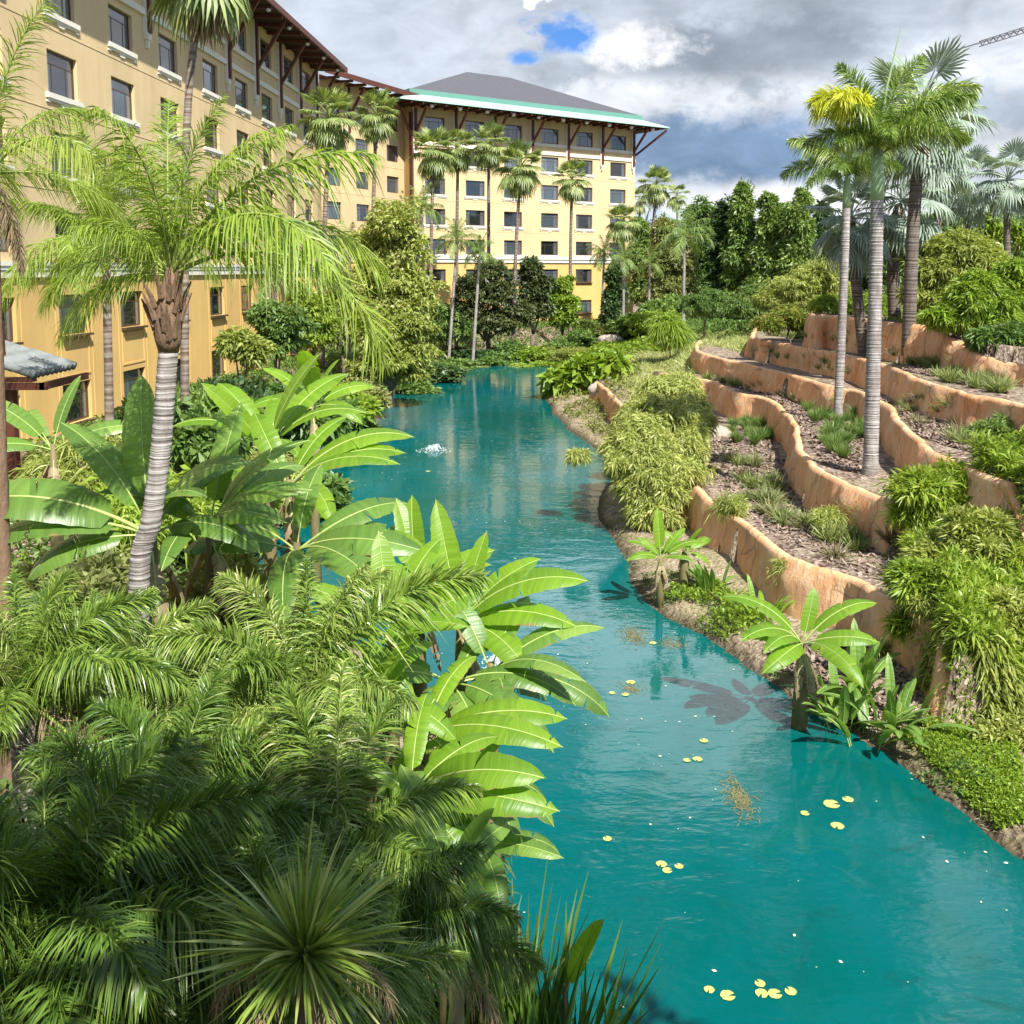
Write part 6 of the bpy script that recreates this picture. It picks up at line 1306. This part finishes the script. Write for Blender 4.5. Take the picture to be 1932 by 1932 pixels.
# boulders
def boulder(px, py, s, lab, seed, sc_=(1, .8, .6), name='boulder'):
    import bmesh
    bm = bmesh.new(); bmesh.ops.create_icosphere(bm, subdivisions=3, radius=1)
    r = random.Random(seed); ax = [Vector((r.gauss(0, 1), r.gauss(0, 1), r.gauss(0, 1))).normalized() for _ in range(9)]
    for v in bm.verts:
        k = 1.0
        for a in ax: k = min(k, 0.82 / max(.01, v.co.dot(a))) if v.co.dot(a) > .82 else k
        v.co *= k * (1 + .05 * math.sin(v.co.x * 7 + seed) * math.sin(v.co.y * 6))
    me = bpy.data.meshes.new('boulder'); bm.to_mesh(me); bm.free(); me.materials.append(M_rock); me.polygons.foreach_set('use_smooth', [True] * len(me.polygons))
    p = on(px, py); o = put(name, me, None, p + Z * .1 * s, (0, 0, r.uniform(0, 6)), (s * sc_[0], s * sc_[1], s * sc_[2])); tag(o, lab, 'rock', None)
boulder(1153, 648, 1.3, 'pale boulder on the far bank beside a leaning trunk', 1); boulder(1715, 1352, .28, 'grey stone on the grassy bank below the bird of paradise', 2); boulder(1128, 740, .7, 'large pinkish rock at the left end of the terraces', 3, (1, .9, .7)); boulder(1358, 822, .55, 'small orange grey rock on the lowest terrace behind the big bush', 4)

# dry litter, roots and dead grass along the right shore
lp = pxpoly([(1150, 1010), (1180, 1000), (1250, 1060), (1420, 1170), (1600, 1330), (1760, 1420), (1950, 1560), (1950, 1620), (1890, 1600), (1800, 1530), (1690, 1445), (1530, 1355), (1450, 1295), (1360, 1232), (1230, 1155), (1165, 1050)])
X, Y = scatter_xy(lp, 11000, 77); blades('dry_litter', X, Y, .16, .014, M_drygrass, 78, .6, 2.2)
lp = pxpoly([(1032, 700), (1110, 745), (1200, 850), (1180, 960), (1125, 960), (1120, 880), (1060, 800)])
X, Y = scatter_xy(lp, 5000, 79); blades('dry_litter_far', X, Y, .22, .02, M_drygrass, 80, .6, 2.0)

# more bamboo palm and weeds filling the right edge and the near right bank
cover('bamboo_undergrowth', pxpoly([(1700, 1060), (1760, 1010), (1830, 900), (1960, 880), (1990, 1330), (1880, 1340), (1790, 1300), (1740, 1200)]), 4200, 7, .30, .045, M_lime, .3, 1.2, 301, .25, .9)
cover('bank_scrub', pxpoly([(1640, 1240), (1700, 1200), (1760, 1290), (1880, 1330), (1990, 1400), (1960, 1500), (1800, 1420)]), 2600, 5, .16, .05, M_bam, .02, .4, 302, .4, .8, lambda X, Y: vnoise(X, Y, .9, 5) > -.12)
cover('bend_scrub', pxpoly([(1040, 770), (1050, 705), (1140, 690), (1210, 700), (1190, 770), (1130, 830)]), 1800, 5, .24, .09, M_olive, .02, .5, 303, .4, 1.0, lambda X, Y: vnoise(X, Y, 1.3, 6) > -.05)
cover('waterside_weeds', pxpoly([(1180, 1040), (1250, 1040), (1400, 1130), (1560, 1290), (1740, 1380), (1900, 1490), (1920, 1590), (1800, 1520), (1540, 1340), (1360, 1215), (1235, 1140)]), 2200, 4, .10, .035, M_mid, .01, .14, 304, .4, .7, lambda X, Y: vnoise(X, Y, .8, 7) > .02)

# unseen tree added behind the viewpoint: its crown breaks up the light on the nearest plants
e = empty('shade_tree', (7.5, -1.2, 0), 0, 'unseen leafy tree added behind the viewpoint to dapple the light', 'tree')
put('crown', leafcloud([(-6.8, .2, 12.6, 1.9, 1.3, 1.1), (-4.4, .5, 12.9, 1.8, 1.5, 1.2), (-2.2, .3, 12.4, 1.6, 1.4, 1.1), (-5.6, 1.2, 11.8, 1.2, .9, .8), (-8.6, .2, 12.2, 1.3, 1.2, .9)], 420, .5, .2, M_mid, nseed(), 4, .3, .3), e)
m = MB(); m.tube([(0, 0, -.3), (-.3, 0, 6), (-1.2, 0, 10.5)], [.3, .22, .14], 10); m.build('trunk', M_bark, e, True)
m = MB()
for q in ((-6.8, .2, 12.6), (-4.4, .5, 12.9), (-2.2, .3, 12.4), (-8.6, .2, 12.2)): m.tube([(-1.2, 0, 10.4), (q[0] * .6, q[1], q[2] - .8), q], [.12, .08, .03], 6)
m.build('limb', M_bark, e, True)

cover('slope_scrub', pxpoly([(1760, 1230), (1800, 1250), (1900, 1290), (2000, 1330), (2000, 1440), (1850, 1370), (1740, 1320)]), 2600, 6, .26, .05, M_bam, .1, .7, 305, .5, .8)

p = on(1300, 560)
for X0, n_ in ((pxpoly([(1330, 870), (1350, 840), (1440, 830), (1500, 920), (1600, 975), (1690, 1020), (1690, 1090), (1580, 1060), (1450, 990), (1370, 930)]), 1500), (pxpoly([(1560, 740), (1640, 760), (1640, 880), (1580, 860), (1540, 800)]), 700), (pxpoly([(1660, 760), (1800, 760), (1840, 850), (1740, 820)]), 700), (pxpoly([(1450, 640), (1700, 690), (1880, 740), (1880, 700), (1700, 660), (1540, 648)]), 1300)):
    X, Y = scatter_xy(X0, n_, 91); blades('sparse_grass', X, Y, .3, .018, M_grass, 92, .6, .9)

bplant(735, 1215, 10.9, .66, 'banana plant between the plume palms and the centre clump', [(60, 1, 1.0), (110, 0, .9), (20, 1, 1.0), (160, 1, .9), (-20, 2, .9), (200, 2, .8), (-70, 3, .8)])
bplant(925, 1270, 10.9, .62, 'dark leaved banana plant leaning right over the water', [(-15, 4, 1.15), (-40, 3, 1.0), (10, 3, 1.1), (60, 1, .8), (-75, 4, .9), (120, 1, .8)], kind='d')

for x, y, Y, bl, mt, lab, n_ in [
      (520, 700, 46, [(505, 600, 30, 26), (540, 610, 30, 28), (520, 645, 38, 28)], M_mid, 'leafy tree at the foot of the left wing, nearest of three', 2600),
      (590, 690, 54, [(575, 575, 26, 28), (605, 590, 26, 30), (590, 630, 34, 30)], M_lime, 'leafy tree at the foot of the left wing, middle of three', 2600),
      (645, 690, 60, [(640, 545, 24, 28), (655, 580, 26, 30), (645, 625, 32, 32)], M_olive, 'leafy tree at the foot of the left wing, furthest of three', 2800),
      (455, 720, 38, [(440, 650, 26, 22), (470, 665, 28, 26)], M_bam, 'pale bush tree under the big hanging frond, against the wing', 1600)]:
    tree(x, y, Y, bl, mt, lab, n_, .32, .12, 5, .35, .1, group='trees along the foot of the left wing')
for x, Y, py, s_, lab in ((520, 50, 520, .8, 'feather palm before the wing left of the tall fan palm'), (660, 66, 470, .8, 'feather palm between the two nearest fan palms')):
    feather_palm(gbase(x, Y), P(x, py, Y), lab, QFAR, 16, s_, .12, .09, M_trunk, 'feather palms by the wing')
